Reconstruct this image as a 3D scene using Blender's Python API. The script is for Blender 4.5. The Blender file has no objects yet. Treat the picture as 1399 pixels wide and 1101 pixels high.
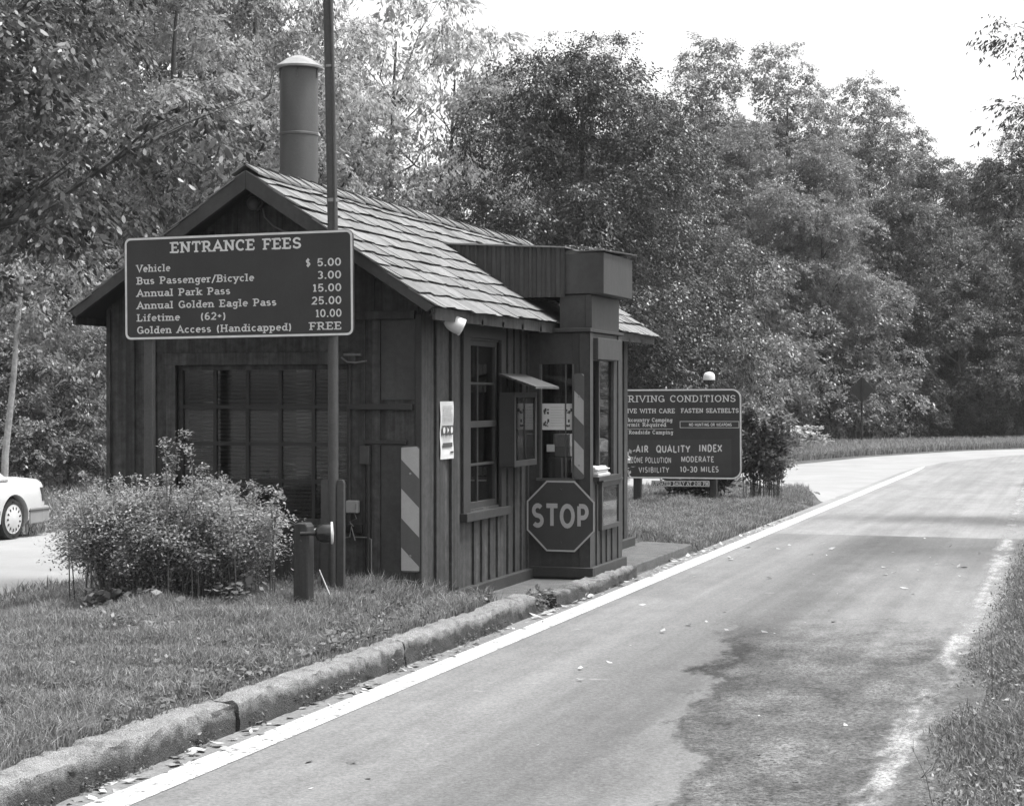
import bpy, math, random
import numpy as np
from mathutils import Vector, Matrix

# ------------------------------------------------------------------ camera, sky, sun, exposure
sc = bpy.context.scene
COL = sc.collection
HEAD = math.radians(17.755)            # the view is turned 17.8 deg left of the road's direction (+Y)
cam_d = bpy.data.cameras.new("camera")
cam = bpy.data.objects.new("camera", cam_d)
COL.objects.link(cam)
cam.location = (0, 0, 2.0)
cam.rotation_euler = (math.radians(90), 0, HEAD)
cam_d.sensor_width = 36
cam_d.lens = 36 * 2500 / 1399
cam_d.shift_y = -0.0075
cam_d.clip_end = 3000
sc.camera = cam

SUN_EL, SUN_AZ = math.radians(70), math.radians(12)     # azimuth measured from +X towards +Y
world = bpy.data.worlds.new("World")
sc.world = world
world.use_nodes = True
wn = world.node_tree
bg = wn.nodes["Background"]
sky = wn.nodes.new("ShaderNodeTexSky")
sky.sky_type = 'NISHITA'
sky.sun_disc = False
sky.sun_elevation = SUN_EL
sky.sun_rotation = math.radians(90) - SUN_AZ
sky.dust_density = 4.0
bwn = wn.nodes.new("ShaderNodeRGBToBW")                  # the film sees no colour
wn.links.new(sky.outputs[0], bwn.inputs[0])
wn.links.new(bwn.outputs[0], bg.inputs[0])
bg.inputs[1].default_value = 0.15

sun_d = bpy.data.lights.new("sun", 'SUN')
sun_d.energy = 1.9
sun_d.angle = math.radians(11)
sun_d.color = (1, 1, 1)
sun = bpy.data.objects.new("sun", sun_d)
COL.objects.link(sun)
sdir = Vector((math.cos(SUN_EL) * math.cos(SUN_AZ), math.cos(SUN_EL) * math.sin(SUN_AZ), math.sin(SUN_EL)))
sun.rotation_euler = sdir.to_track_quat('Z', 'Y').to_euler()
sun.location = (10, 0, 30)
sc.view_settings.view_transform = 'Standard'
sc.view_settings.look = 'None'
sc.view_settings.gamma = 1
sc.view_settings.exposure = 1.52
sc.render.engine = 'CYCLES'
sc.cycles.use_denoising = True
sc.cycles.max_bounces = 8
sc.cycles.transparent_max_bounces = 16

rng = np.random.default_rng(7)
random.seed(7)

# ------------------------------------------------------------------ helpers
ORG = {}


def tag(o, label=None, cat=None, group=None, kind=None):
    if label: o['label'] = label
    if cat: o['category'] = cat
    if group: o['group'] = group
    if kind: o['kind'] = kind
    return o


def thing(name, loc, label, cat, group=None):
    o = bpy.data.objects.new(name, None)
    o.empty_display_size = 0.2
    COL.objects.link(o)
    o.location = loc
    ORG[o.name] = Vector(loc)
    return tag(o, label, cat, group)


def link_mesh(name, me, parent=None, org=None):
    o = bpy.data.objects.new(name, me)
    COL.objects.link(o)
    if parent is not None:
        o.parent = parent
        ORG[o.name] = ORG.get(parent.name, Vector((0, 0, 0)))
    else:
        ORG[o.name] = Vector(org or (0, 0, 0))
        o.location = ORG[o.name]
    return o


class FR:
    """local drawing frame: (a, b, d) -> o + a*ex + b*ez + d*n"""
    def __init__(s, o, ex=(1, 0, 0), ez=(0, 0, 1), n=(0, -1, 0)):
        s.o, s.ex, s.ez, s.n = Vector(o), Vector(ex), Vector(ez), Vector(n)

    def __call__(s, a, b, d=0.0):
        return s.o + s.ex * a + s.ez * b + s.n * d


WORLD = FR((0, 0, 0), (1, 0, 0), (0, 0, 1), (0, 1, 0))


def gable_frame(v, u=0, z=0, roll=0.0):
    c, s = math.cos(roll), math.sin(roll)
    return FR((u, v, z), (c, 0, s), (-s, 0, c), (0, -1, 0))


def side_frame(u, v=0, z=0):
    return FR((u, v, z), (0, 1, 0), (0, 0, 1), (1, 0, 0))


class MB:
    def __init__(s):
        s.v, s.f, s.m = [], [], []

    def add(s, vs, fs, mi=0):
        k = len(s.v)
        s.v += [tuple(p) for p in vs]
        s.f += [tuple(i + k for i in f) for f in fs]
        s.m += [mi] * len(fs)

    def box(s, x0, x1, y0, y1, z0, z1, mi=0):
        s.fbox(WORLD, x0, x1, z0, z1, y0, y1, mi)

    def fbox(s, F, a0, a1, b0, b1, d0, d1, mi=0):
        p = [F(a, b, d) for d in (d0, d1) for b in (b0, b1) for a in (a0, a1)]
        s.add(p, [(0, 1, 3, 2), (4, 6, 7, 5), (0, 4, 5, 1), (2, 3, 7, 6), (0, 2, 6, 4), (1, 5, 7, 3)], mi)

    def fpoly(s, F, pts, d0, d1, mi=0):
        n = len(pts)
        p = [F(a, b, d0) for a, b in pts] + [F(a, b, d1) for a, b in pts]
        s.add(p, [tuple(range(n)), tuple(range(2 * n - 1, n - 1, -1))] + [(i, i + n, (i + 1) % n + n, (i + 1) % n) for i in range(n)], mi)

    def fsheet(s, F, pts, d, mi=0):
        s.add([F(a, b, d) for a, b in pts], [tuple(range(len(pts)))], mi)

    def fring(s, F, outer, inner, d0, d1, mi=0):
        n = len(outer)
        p = [F(*q, d0) for q in outer] + [F(*q, d0) for q in inner] + [F(*q, d1) for q in outer] + [F(*q, d1) for q in inner]
        fs = []
        for i in range(n):
            j = (i + 1) % n
            fs += [(2 * n + i, 2 * n + j, 3 * n + j, 3 * n + i), (i, j, 2 * n + j, 2 * n + i), (n + i, 3 * n + i, 3 * n + j, n + j)]
        s.add(p, fs, mi)

    def tube(s, pts, rad, n=8, mi=0, cap=True):
        pts = [Vector(p) for p in pts]
        if not hasattr(rad, '__len__'): rad = [rad] * len(pts)
        vs, fs = [], []
        for i, p in enumerate(pts):
            t = (pts[min(i + 1, len(pts) - 1)] - pts[max(i - 1, 0)]).normalized()
            up = Vector((0, 0, 1)) if abs(t.z) < 0.9 else Vector((1, 0, 0))
            a = t.cross(up).normalized(); b = t.cross(a)
            for k in range(n):
                an = 2 * math.pi * k / n
                vs.append(p + (a * math.cos(an) + b * math.sin(an)) * rad[i])
        for i in range(len(pts) - 1):
            for k in range(n):
                k2 = (k + 1) % n
                fs.append((i * n + k, i * n + k2, (i + 1) * n + k2, (i + 1) * n + k))
        if cap:
            fs.append(tuple(range(n))); fs.append(tuple(range((len(pts) - 1) * n, len(pts) * n)))
        s.add(vs, fs, mi)

    def lathe(s, o, axis, prof, n=24, mi=0):
        """prof: (distance along axis, radius)"""
        axis = Vector(axis).normalized(); o = Vector(o)
        s.tube([o + axis * h for h, r in prof], [max(r, 1e-4) for h, r in prof], n, mi)

    def build(s, name, mat, parent=None, smooth=False, bevel=0.0, org=None, label=None):
        me = bpy.data.meshes.new(name)
        if parent is not None:
            O = ORG.get(parent.name, Vector((0, 0, 0)))
        else:
            O = Vector(org or (0, 0, 0))
        me.from_pydata([(p[0] - O[0], p[1] - O[1], p[2] - O[2]) for p in s.v], [], s.f)
        for m in (mat if isinstance(mat, (list, tuple)) else [mat]): me.materials.append(m)
        if any(s.m): me.polygons.foreach_set('material_index', s.m)
        if smooth:
            me.polygons.foreach_set('use_smooth', [True] * len(me.polygons))
        import bmesh as _b
        bm = _b.new(); bm.from_mesh(me)
        _b.ops.recalc_face_normals(bm, faces=bm.faces)
        bm.to_mesh(me); bm.free()
        o = link_mesh(name, me, parent, org)
        if smooth:
            try: me.set_sharp_from_angle(angle=math.radians(40))
            except Exception: pass
        if bevel:
            b = o.modifiers.new('bevel', 'BEVEL'); b.width = bevel; b.segments = 1; b.limit_method = 'ANGLE'
            b.angle_limit = math.radians(50)
        if label: o['label'] = label
        return o


def rrect(x0, x1, y0, y1, r, n=5):
    pts = []
    for cx, cy, a in ((x1 - r, y1 - r, 0), (x0 + r, y1 - r, 90), (x0 + r, y0 + r, 180), (x1 - r, y0 + r, 270)):
        for k in range(n + 1):
            t = math.radians(a + 90 * k / n)
            pts.append((cx + r * math.cos(t), cy + r * math.sin(t)))
    return pts


def quads_object(name, V, mat, parent=None, org=None, nv=4):
    """V: (N, nv, 3) world coordinates, one face per row"""
    N = len(V)
    if parent is not None: O = np.array(ORG.get(parent.name, Vector((0, 0, 0))))
    else: O = np.array(org or (0, 0, 0))
    me = bpy.data.meshes.new(name)
    me.vertices.add(N * nv)
    me.vertices.foreach_set('co', (V.reshape(-1, 3) - O).astype(np.float32).ravel())
    me.loops.add(N * nv)
    me.loops.foreach_set('vertex_index', np.arange(N * nv, dtype=np.int32))
    me.polygons.add(N)
    me.polygons.foreach_set('loop_start', np.arange(0, N * nv, nv, dtype=np.int32))
    me.polygons.foreach_set('loop_total', np.full(N, nv, dtype=np.int32))
    me.update(calc_edges=True)
    me.materials.append(mat)
    return link_mesh(name, me, parent, org)


# ------------------------------------------------------------------ materials (all neutral grey: black and white film)
def newmat(name):
    m = bpy.data.materials.new(name); m.use_nodes = True
    return m, m.node_tree, m.node_tree.nodes, m.node_tree.links, m.node_tree.nodes['Principled BSDF']


def math_node(nt, op, a=None, b=None, clamp=False):
    n = nt.nodes.new('ShaderNodeMath'); n.operation = op; n.use_clamp = clamp
    for i, x in enumerate((a, b)):
        if x is None: continue
        if isinstance(x, (int, float)): n.inputs[i].default_value = x
        else: nt.links.new(x, n.inputs[i])
    return n.outputs[0]


def noise_node(nt, scale, detail=4, rough=0.6, vec=None, stretch=None):
    tc = nt.nodes.new('ShaderNodeTexCoord')
    src = vec or tc.outputs['Object']
    if stretch:
        mp = nt.nodes.new('ShaderNodeMapping'); mp.inputs['Scale'].default_value = stretch
        nt.links.new(src, mp.inputs[0]); src = mp.outputs[0]
    n = nt.nodes.new('ShaderNodeTexNoise')
    n.inputs['Scale'].default_value = scale; n.inputs['Detail'].default_value = detail; n.inputs['Roughness'].default_value = rough
    nt.links.new(src, n.inputs['Vector'])
    return n.outputs[0]


def remap(nt, x, a, b, c, d):
    n = nt.nodes.new('ShaderNodeMapRange'); n.clamp = True
    nt.links.new(x, n.inputs[0])
    for i, q in enumerate((a, b, c, d)): n.inputs[i + 1].default_value = q
    return n.outputs[0]


def grey(name, v, rough=0.7, noise=8.0, amt=0.25, fine=None, stretch=None, island=0.0, bump=0.0, bump_scale=None, spec=0.4, metal=0.0):
    m, nt, N, L, P = newmat(name)
    x = remap(nt, noise_node(nt, noise, 5, 0.65, stretch=stretch), 0.3, 0.7, 1 - amt, 1 + amt)
    if fine: x = math_node(nt, 'MULTIPLY', x, remap(nt, noise_node(nt, fine, 3, 0.7), 0.3, 0.7, 1 - amt * 0.7, 1 + amt * 0.7))
    if island:
        g = N.new('ShaderNodeNewGeometry')
        x = math_node(nt, 'MULTIPLY', x, remap(nt, g.outputs['Random Per Island'], 0, 1, 1 - island, 1 + island))
    x = math_node(nt, 'MULTIPLY', x, v)
    L.new(x, P.inputs['Base Color'])
    P.inputs['Roughness'].default_value = rough
    P.inputs['Specular IOR Level'].default_value = spec
    P.inputs['Metallic'].default_value = metal
    if bump:
        b = N.new('ShaderNodeBump'); b.inputs['Strength'].default_value = bump; b.inputs['Distance'].default_value = 0.01
        L.new(noise_node(nt, bump_scale or noise * 6, 4, 0.7, stretch=stretch), b.inputs['Height'])
        L.new(b.outputs[0], P.inputs['Normal'])
    return m


def leafmat(name, v, trans=0.35, tv=1.3, spread=0.45, rough=0.45, spec=0.4):
    m, nt, N, L, P = newmat(name)
    g = N.new('ShaderNodeNewGeometry'); oi = N.new('ShaderNodeObjectInfo')
    x = remap(nt, g.outputs['Random Per Island'], 0, 1, 1 - spread, 1 + spread)
    x = math_node(nt, 'MULTIPLY', x, remap(nt, oi.outputs['Random'], 0, 1, 0.82, 1.18))
    x = math_node(nt, 'MULTIPLY', x, v)
    L.new(x, P.inputs['Base Color']); P.inputs['Roughness'].default_value = rough
    P.inputs['Specular IOR Level'].default_value = spec
    t = N.new('ShaderNodeBsdfTranslucent'); L.new(math_node(nt, 'MULTIPLY', x, tv), t.inputs[0])
    mx = N.new('ShaderNodeMixShader'); mx.inputs[0].default_value = trans
    L.new(P.outputs[0], mx.inputs[1]); L.new(t.outputs[0], mx.inputs[2])
    L.new(mx.outputs[0], N['Material Output'].inputs[0])
    return m


def glassmat(name, tint=0.7, gloss=0.12):
    m, nt, N, L, P = newmat(name)
    N.remove(P)
    t = N.new('ShaderNodeBsdfTransparent'); t.inputs[0].default_value = (tint, tint, tint, 1)
    g = N.new('ShaderNodeBsdfGlossy'); g.inputs['Roughness'].default_value = 0.02
    lw = N.new('ShaderNodeLayerWeight'); lw.inputs[0].default_value = 0.35
    f = math_node(nt, 'ADD', math_node(nt, 'MULTIPLY', lw.outputs['Fresnel'], 0.6), gloss, True)
    mx = N.new('ShaderNodeMixShader'); L.new(f, mx.inputs[0])
    L.new(t.outputs[0], mx.inputs[1]); L.new(g.outputs[0], mx.inputs[2]); L.new(mx.outputs[0], N['Material Output'].inputs[0])
    return m


M = dict(
    wall=grey('stained_boards', 0.035, 0.75, 2.0, 0.6, fine=14, stretch=(9, 9, 0.3), island=0.25, bump=0.25, bump_scale=30),
    trim=grey('stained_trim', 0.023, 0.7, 4.0, 0.25, fine=50, bump=0.2, bump_scale=40),
    bay=grey('painted_bay', 0.033, 0.6, 2.5, 0.3, fine=20, stretch=(2, 2, .6)),
    shake=grey('wood_shakes', 0.145, 0.9, 2.0, 0.25, fine=8, stretch=(1.0, 12, 1.0), island=0.2, bump=0.6, bump_scale=20),
    pipe=grey('flue_paint', 0.07, 0.5, 3.0, 0.15, fine=60, stretch=(1, 1, 0.4)),
    cap=grey('flue_cap_metal', 0.22, 0.45, 6, 0.3),
    metal=grey('galvanised_metal', 0.22, 0.45, 10, 0.2, metal=0.5),
    post=grey('painted_post', 0.045, 0.55, 5, 0.2, fine=40),
    board=grey('sign_board', 0.021, 0.55, 3, 0.22, fine=70),
    white=grey('sign_white', 0.5, 0.6, 10, 0.12),
    stop=grey('stop_field', 0.035, 0.4, 3, 0.15, fine=60),
    reflect=grey('reflective_sheet', 0.30, 0.45, 6, 0.08, fine=80),
    stripe=grey('marker_stripe', 0.075, 0.5, 6, 0.1, fine=80),
    paper=grey('paper', 0.5, 0.8, 6, 0.08),
    ink=grey('ink', 0.05, 0.8, 20, 0.2), lightink=grey('grey_ink', 0.3, 0.8, 20, 0.2),
    dark=grey('dark_interior', 0.03, 0.9, 2, 0.3), black=grey('black_enamel', 0.012, 0.18, 4, 0.1, spec=0.6),
    lampwhite=grey('white_enamel', 0.5, 0.4, 4, 0.05), wire=grey('grey_cable', 0.12, 0.6, 10, 0.2),
    blind=grey('blind_slat', 0.06, 0.5, 4, 0.15), lightbox=grey('light_box', 0.2, 0.5, 10, 0.1),
    concrete=None, rim=grey('wheel_cover', 0.42, 0.35, 5, 0.05), tyre=grey('tyre_rubber', 0.02, 0.85, 10, 0.2),
    paint=grey('pale_car_paint', 0.40, 0.25, 2, 0.03, spec=0.5), carglass=grey('car_glass', 0.02, 0.08, 2, 0.05, spec=0.6),
    rubber=grey('car_trim', 0.19, 0.5, 5, 0.08), tail=grey('tail_lens', 0.05, 0.25, 5, 0.1),
    bark=grey('bark', 0.06, 0.9, 3.0, 0.4, fine=15, stretch=(4, 4, 0.6), bump=0.8, bump_scale=14),
    palebark=grey('pale_bark', 0.30, 0.85, 3.0, 0.35, fine=15, bump=0.5, bump_scale=14),
    stem=grey('stem', 0.09, 0.8, 8, 0.3),
    oldwood=grey('weathered_post', 0.03, 0.85, 3, 0.3, fine=30, stretch=(5, 5, 0.5), bump=0.4, bump_scale=20),
    glass=glassmat('window_glass', 0.82, 0.05), caseglass=glassmat('case_glass', 0.8, 0.22),
    leaf=leafmat('leaf', 0.135, 0.35, 1.4, 0.4, rough=.4, spec=0.45), leafdark_shaded=leafmat('dark_shaded_leaf', 0.050, 0.3, 1.3, 0.4, rough=.4, spec=0.45), leaflit=leafmat('lit_leaf', 0.24, 0.5, 1.8, 0.3, spec=0.3),  # dark copy also paints shaded foliage, bright copy paints backlit crowns
    leafshrub=leafmat('shrub_leaf', 0.30, 0.35, 1.3, 0.4, spec=0.3), leafbroad=leafmat('ground_leaf', 0.12, 0.25, 1.1, 0.4),
    grass=leafmat('grass_blade', 0.19, 0.3, 1.2, 0.6, rough=0.6, spec=0.2), weed=leafmat('weed', 0.19, 0.3, 1.2, 0.5),
    litter=leafmat('dry_leaf', 0.30, 0.1, 1.0, 0.6),
)


def soil_mat():
    m, nt, N, L, P = newmat('soil')
    a = remap(nt, noise_node(nt, 1.3, 6, 0.7), 0.3, 0.7, 0.05, 0.11)
    b = remap(nt, noise_node(nt, 30, 4, 0.7), 0.3, 0.7, 0.6, 1.4)
    L.new(math_node(nt, 'MULTIPLY', a, b), P.inputs['Base Color']); P.inputs['Roughness'].default_value = 0.95
    P.inputs['Specular IOR Level'].default_value = 0.1
    bp = N.new('ShaderNodeBump'); bp.inputs['Distance'].default_value = 0.03
    L.new(noise_node(nt, 25, 5, 0.7), bp.inputs['Height']); L.new(bp.outputs[0], P.inputs['Normal'])
    return m


def gauss(nt, x, c, w):
    t = math_node(nt, 'DIVIDE', math_node(nt, 'SUBTRACT', x, c), w)
    return math_node(nt, 'POWER', 2.718, math_node(nt, 'MULTIPLY', math_node(nt, 'MULTIPLY', t, t), -1.0))


def road_mat():
    """worn asphalt: newer dark pavement up to a seam, pale old pavement after it, oil-stained middle, broken right side"""
    m, nt, N, L, P = newmat('asphalt')
    tc = N.new('ShaderNodeTexCoord'); sp = N.new('ShaderNodeSeparateXYZ'); L.new(tc.outputs['Object'], sp.inputs[0])
    X, Y = sp.outputs[0], sp.outputs[1]
    big = noise_node(nt, 0.55, 8, 0.68, stretch=(1.6, 0.55, 1))
    mid = noise_node(nt, 2.2, 8, 0.72, stretch=(1, 0.6, 1))
    fine = noise_node(nt, 42, 3, 0.9)
    track = noise_node(nt, 1.0, 4, 0.6, stretch=(5.0, 0.10, 1))
    spk = noise_node(nt, 45, 2, 0.9)
    base = math_node(nt, 'MULTIPLY', remap(nt, big, 0.35, 0.65, 0.86, 1.12), math_node(nt, 'MULTIPLY', remap(nt, mid, 0.3, 0.7, 0.86, 1.14), remap(nt, track, 0.35, 0.65, .88, 1.1)))
    # seam
    far = remap(nt, math_node(nt, 'ADD', Y, math_node(nt, 'MULTIPLY', mid, 0.25)), 26.3, 26.38, 0, 1)
    val = math_node(nt, 'ADD', 0.140, math_node(nt, 'MULTIPLY', far, 0.04))
    near = math_node(nt, 'SUBTRACT', 1.0, far)
    # oil-stained strip between the wheels, strongest beside the booth
    wob = math_node(nt, 'ADD', X, math_node(nt, 'MULTIPLY', math_node(nt, 'SUBTRACT', big, 0.5), 1.6))
    oil = math_node(nt, 'MULTIPLY', gauss(nt, wob, -2.85, 0.50), remap(nt, mid, 0.32, 0.68, 0.35, 1.0))
    oil = math_node(nt, 'MULTIPLY', oil, math_node(nt, 'ADD', math_node(nt, 'MULTIPLY', near, 0.52), math_node(nt, 'MULTIPLY', far, 0.08)))
    oil2 = math_node(nt, 'MULTIPLY', gauss(nt, Y, 24.4, 2.6), math_node(nt, 'MULTIPLY', near, remap(nt, wob, -3.4, -2.4, 0.0, 0.36)))
    # broken, darker aggregate along the right side in front
    edge = math_node(nt, 'ADD', math_node(nt, 'ADD', X, math_node(nt, 'MULTIPLY', math_node(nt, 'SUBTRACT', big, 0.5), 2.4)),
                     math_node(nt, 'MULTIPLY', math_node(nt, 'SUBTRACT', mid, 0.5), 1.1))
    yb = math_node(nt, 'MULTIPLY', math_node(nt, 'SUBTRACT', Y, 8.5), -0.16)
    rough = remap(nt, math_node(nt, 'SUBTRACT', edge, yb), -2.05, -1.80, 0, 1)
    rough = math_node(nt, 'MULTIPLY', rough, remap(nt, math_node(nt, 'ADD', Y, math_node(nt, 'MULTIPLY', mid, 5.0)), 16.4, 18.9, 1, 0))
    rim = math_node(nt, 'MULTIPLY', gauss(nt, math_node(nt, 'SUBTRACT', edge, yb), -1.88, 0.10), remap(nt, Y, 14.0, 16.6, 0.20, 0))
    dark = math_node(nt, 'ADD', math_node(nt, 'ADD', oil, oil2), math_node(nt, 'ADD', math_node(nt, 'MULTIPLY', rough, remap(nt, mid, 0.35, 0.65, .66, .30)), rim))
    val = math_node(nt, 'MULTIPLY', math_node(nt, 'MULTIPLY', val, base), math_node(nt, 'SUBTRACT', 1.0, dark))
    grain = math_node(nt, 'ADD', 1.0, math_node(nt, 'MULTIPLY', math_node(nt, 'SUBTRACT', fine, 0.5),
                      math_node(nt, 'ADD', 1.9, math_node(nt, 'MULTIPLY', rough, 3.6))))
    val = math_node(nt, 'MULTIPLY', val, grain)
    # cracks
    vo = N.new('ShaderNodeTexVoronoi'); vo.feature = 'DISTANCE_TO_EDGE'; vo.inputs['Scale'].default_value = 0.75
    mpv = N.new('ShaderNodeVectorMath'); mpv.operation = 'ADD'
    cn = N.new('ShaderNodeTexNoise'); cn.inputs['Scale'].default_value = 2.0; cn.inputs['Detail'].default_value = 6
    L.new(tc.outputs['Object'], cn.inputs[0])
    L.new(tc.outputs['Object'], mpv.inputs[0]); L.new(cn.outputs['Color'], mpv.inputs[1]); L.new(mpv.outputs[0], vo.inputs['Vector'])
    crack = math_node(nt, 'MULTIPLY', remap(nt, vo.outputs['Distance'], 0.0, 0.03, 0.35, 0),
                      math_node(nt, 'MULTIPLY', remap(nt, big, 0.45, 0.6, 0.0, 1.0), math_node(nt, 'ADD', 0.12, rough)))
    val = math_node(nt, 'MULTIPLY', val, math_node(nt, 'SUBTRACT', 1.0, crack))
    # pale scuffs and paint drops
    sc2 = remap(nt, noise_node(nt, 3.4, 3, 0.5, stretch=(1.0, 1.6, 1)), 0.715, 0.75, 0, 0.55)
    val = math_node(nt, 'MULTIPLY', val, math_node(nt, 'ADD', 1.0, math_node(nt, 'MULTIPLY', sc2, near)))
    L.new(val, P.inputs['Base Color'])
    P.inputs['Roughness'].default_value = 0.8; P.inputs['Specular IOR Level'].default_value = 0.25
    bp = N.new('ShaderNodeBump'); bp.inputs['Distance'].default_value = 0.006
    L.new(math_node(nt, 'ADD', 0.35, math_node(nt, 'MULTIPLY', rough, 0.65)), bp.inputs['Strength'])
    L.new(math_node(nt, 'ADD', fine, spk), bp.inputs['Height']); L.new(bp.outputs[0], P.inputs['Normal'])
    return m


def concrete_mat(name, v, moss=0.0, top=0.2):
    m, nt, N, L, P = newmat(name)
    tc = N.new('ShaderNodeTexCoord'); sp = N.new('ShaderNodeSeparateXYZ'); L.new(tc.outputs['Object'], sp.inputs[0])
    a = remap(nt, noise_node(nt, 5, 6, 0.7), 0.3, 0.7, 0.7, 1.25)
    b = remap(nt, noise_node(nt, 120, 2, 0.8), 0.3, 0.7, 0.55, 1.4)
    x = math_node(nt, 'MULTIPLY', math_node(nt, 'MULTIPLY', a, b), v)
    if moss:
        h = math_node(nt, 'ADD', sp.outputs[2], math_node(nt, 'MULTIPLY', math_node(nt, 'SUBTRACT', noise_node(nt, 3.0, 5, 0.7), 0.5), top * 1.6))
        d = remap(nt, h, top * 0.52, top * 0.86, moss, 0)
        st = remap(nt, noise_node(nt, 6, 8, 0.8), 0.52, 0.64, 0, 0.5)
        x = math_node(nt, 'MULTIPLY', x, math_node(nt, 'SUBTRACT', 1.0, math_node(nt, 'MAXIMUM', d, st)))
    L.new(x, P.inputs['Base Color']); P.inputs['Roughness'].default_value = 0.9; P.inputs['Specular IOR Level'].default_value = 0.2
    bp = N.new('ShaderNodeBump'); bp.inputs['Distance'].default_value = 0.022
    L.new(math_node(nt, 'ADD', noise_node(nt, 14, 5, 0.7), noise_node(nt, 90, 2, 0.8)), bp.inputs['Height']); L.new(bp.outputs[0], P.inputs['Normal'])
    return m


def paint_line_mat(name, v, lo, hi, scale, patch=0):
    """road paint worn through to the asphalt"""
    m, nt, N, L, P = newmat(name)
    x = math_node(nt, 'MULTIPLY', math_node(nt, 'MULTIPLY', remap(nt, noise_node(nt, 30, 4, 0.7), 0.3, 0.7, 0.78, 1.1), remap(nt, noise_node(nt, 2.0, 5, 0.7), 0.35, 0.65, 0.8, 1.05)), v)
    L.new(x, P.inputs['Base Color']); P.inputs['Roughness'].default_value = 0.7
    w = math_node(nt, 'ADD', math_node(nt, 'MULTIPLY', noise_node(nt, scale, 6, 0.75, stretch=(2.5, .7, 1) if patch else None), 0.6 if patch else 1.0),
                  math_node(nt, 'MULTIPLY', noise_node(nt, patch, 2, 0.5, stretch=(1, .45, 1)), 0.4) if patch else 0.0)
    a = remap(nt, w, lo, hi, 0, 1)
    if patch:                                            # ragged edges where the pavement has crumbled
        tc = N.new('ShaderNodeTexCoord'); sp = N.new('ShaderNodeSeparateXYZ'); L.new(tc.outputs['Object'], sp.inputs[0])
        xc = remap(nt, sp.outputs[1], 20, 47, -1.06, -1.60)
        dd = math_node(nt, 'ADD', math_node(nt, 'SUBTRACT', sp.outputs[0], xc), math_node(nt, 'MULTIPLY', math_node(nt, 'SUBTRACT', noise_node(nt, 3.5, 6, 0.7), 0.5), .30))
        a = math_node(nt, 'MULTIPLY', a, remap(nt, math_node(nt, 'ABSOLUTE', dd), .05, .13, 1, 0))
        a = math_node(nt, 'MULTIPLY', a, remap(nt, noise_node(nt, 45, 3, .8), .38, .5, .25, 1))
    t = N.new('ShaderNodeBsdfTransparent'); mx = N.new('ShaderNodeMixShader')
    L.new(a, mx.inputs[0]); L.new(t.outputs[0], mx.inputs[1]); L.new(P.outputs[0], mx.inputs[2]); L.new(mx.outputs[0], N['Material Output'].inputs[0])
    return m


M['soil'] = soil_mat()
M['asphalt'] = road_mat()
M['lane'] = grey('pale_gravelly_asphalt', 0.225, 0.85, 0.8, 0.12, fine=60, bump=0.4, bump_scale=70)
M['kerb'] = concrete_mat('kerb_concrete', 0.24, 0.74, 0.2)
M['walk'] = concrete_mat('walk_concrete', 0.13, 0.0)
M['line'] = paint_line_mat('road_paint', 0.44, 0.36, 0.44, 16)
M['oldline'] = paint_line_mat('worn_road_paint', 0.30, 0.42, 0.57, 2.6, 1.2)

# ------------------------------------------------------------------ lettering: a stroke alphabet with optional slab serifs
def arc(cx, cy, rx, ry, a0, a1, n=9):
    return [(cx + rx * math.cos(math.radians(a0 + (a1 - a0) * i / n)), cy + ry * math.sin(math.radians(a0 + (a1 - a0) * i / n))) for i in range(n + 1)]


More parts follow.
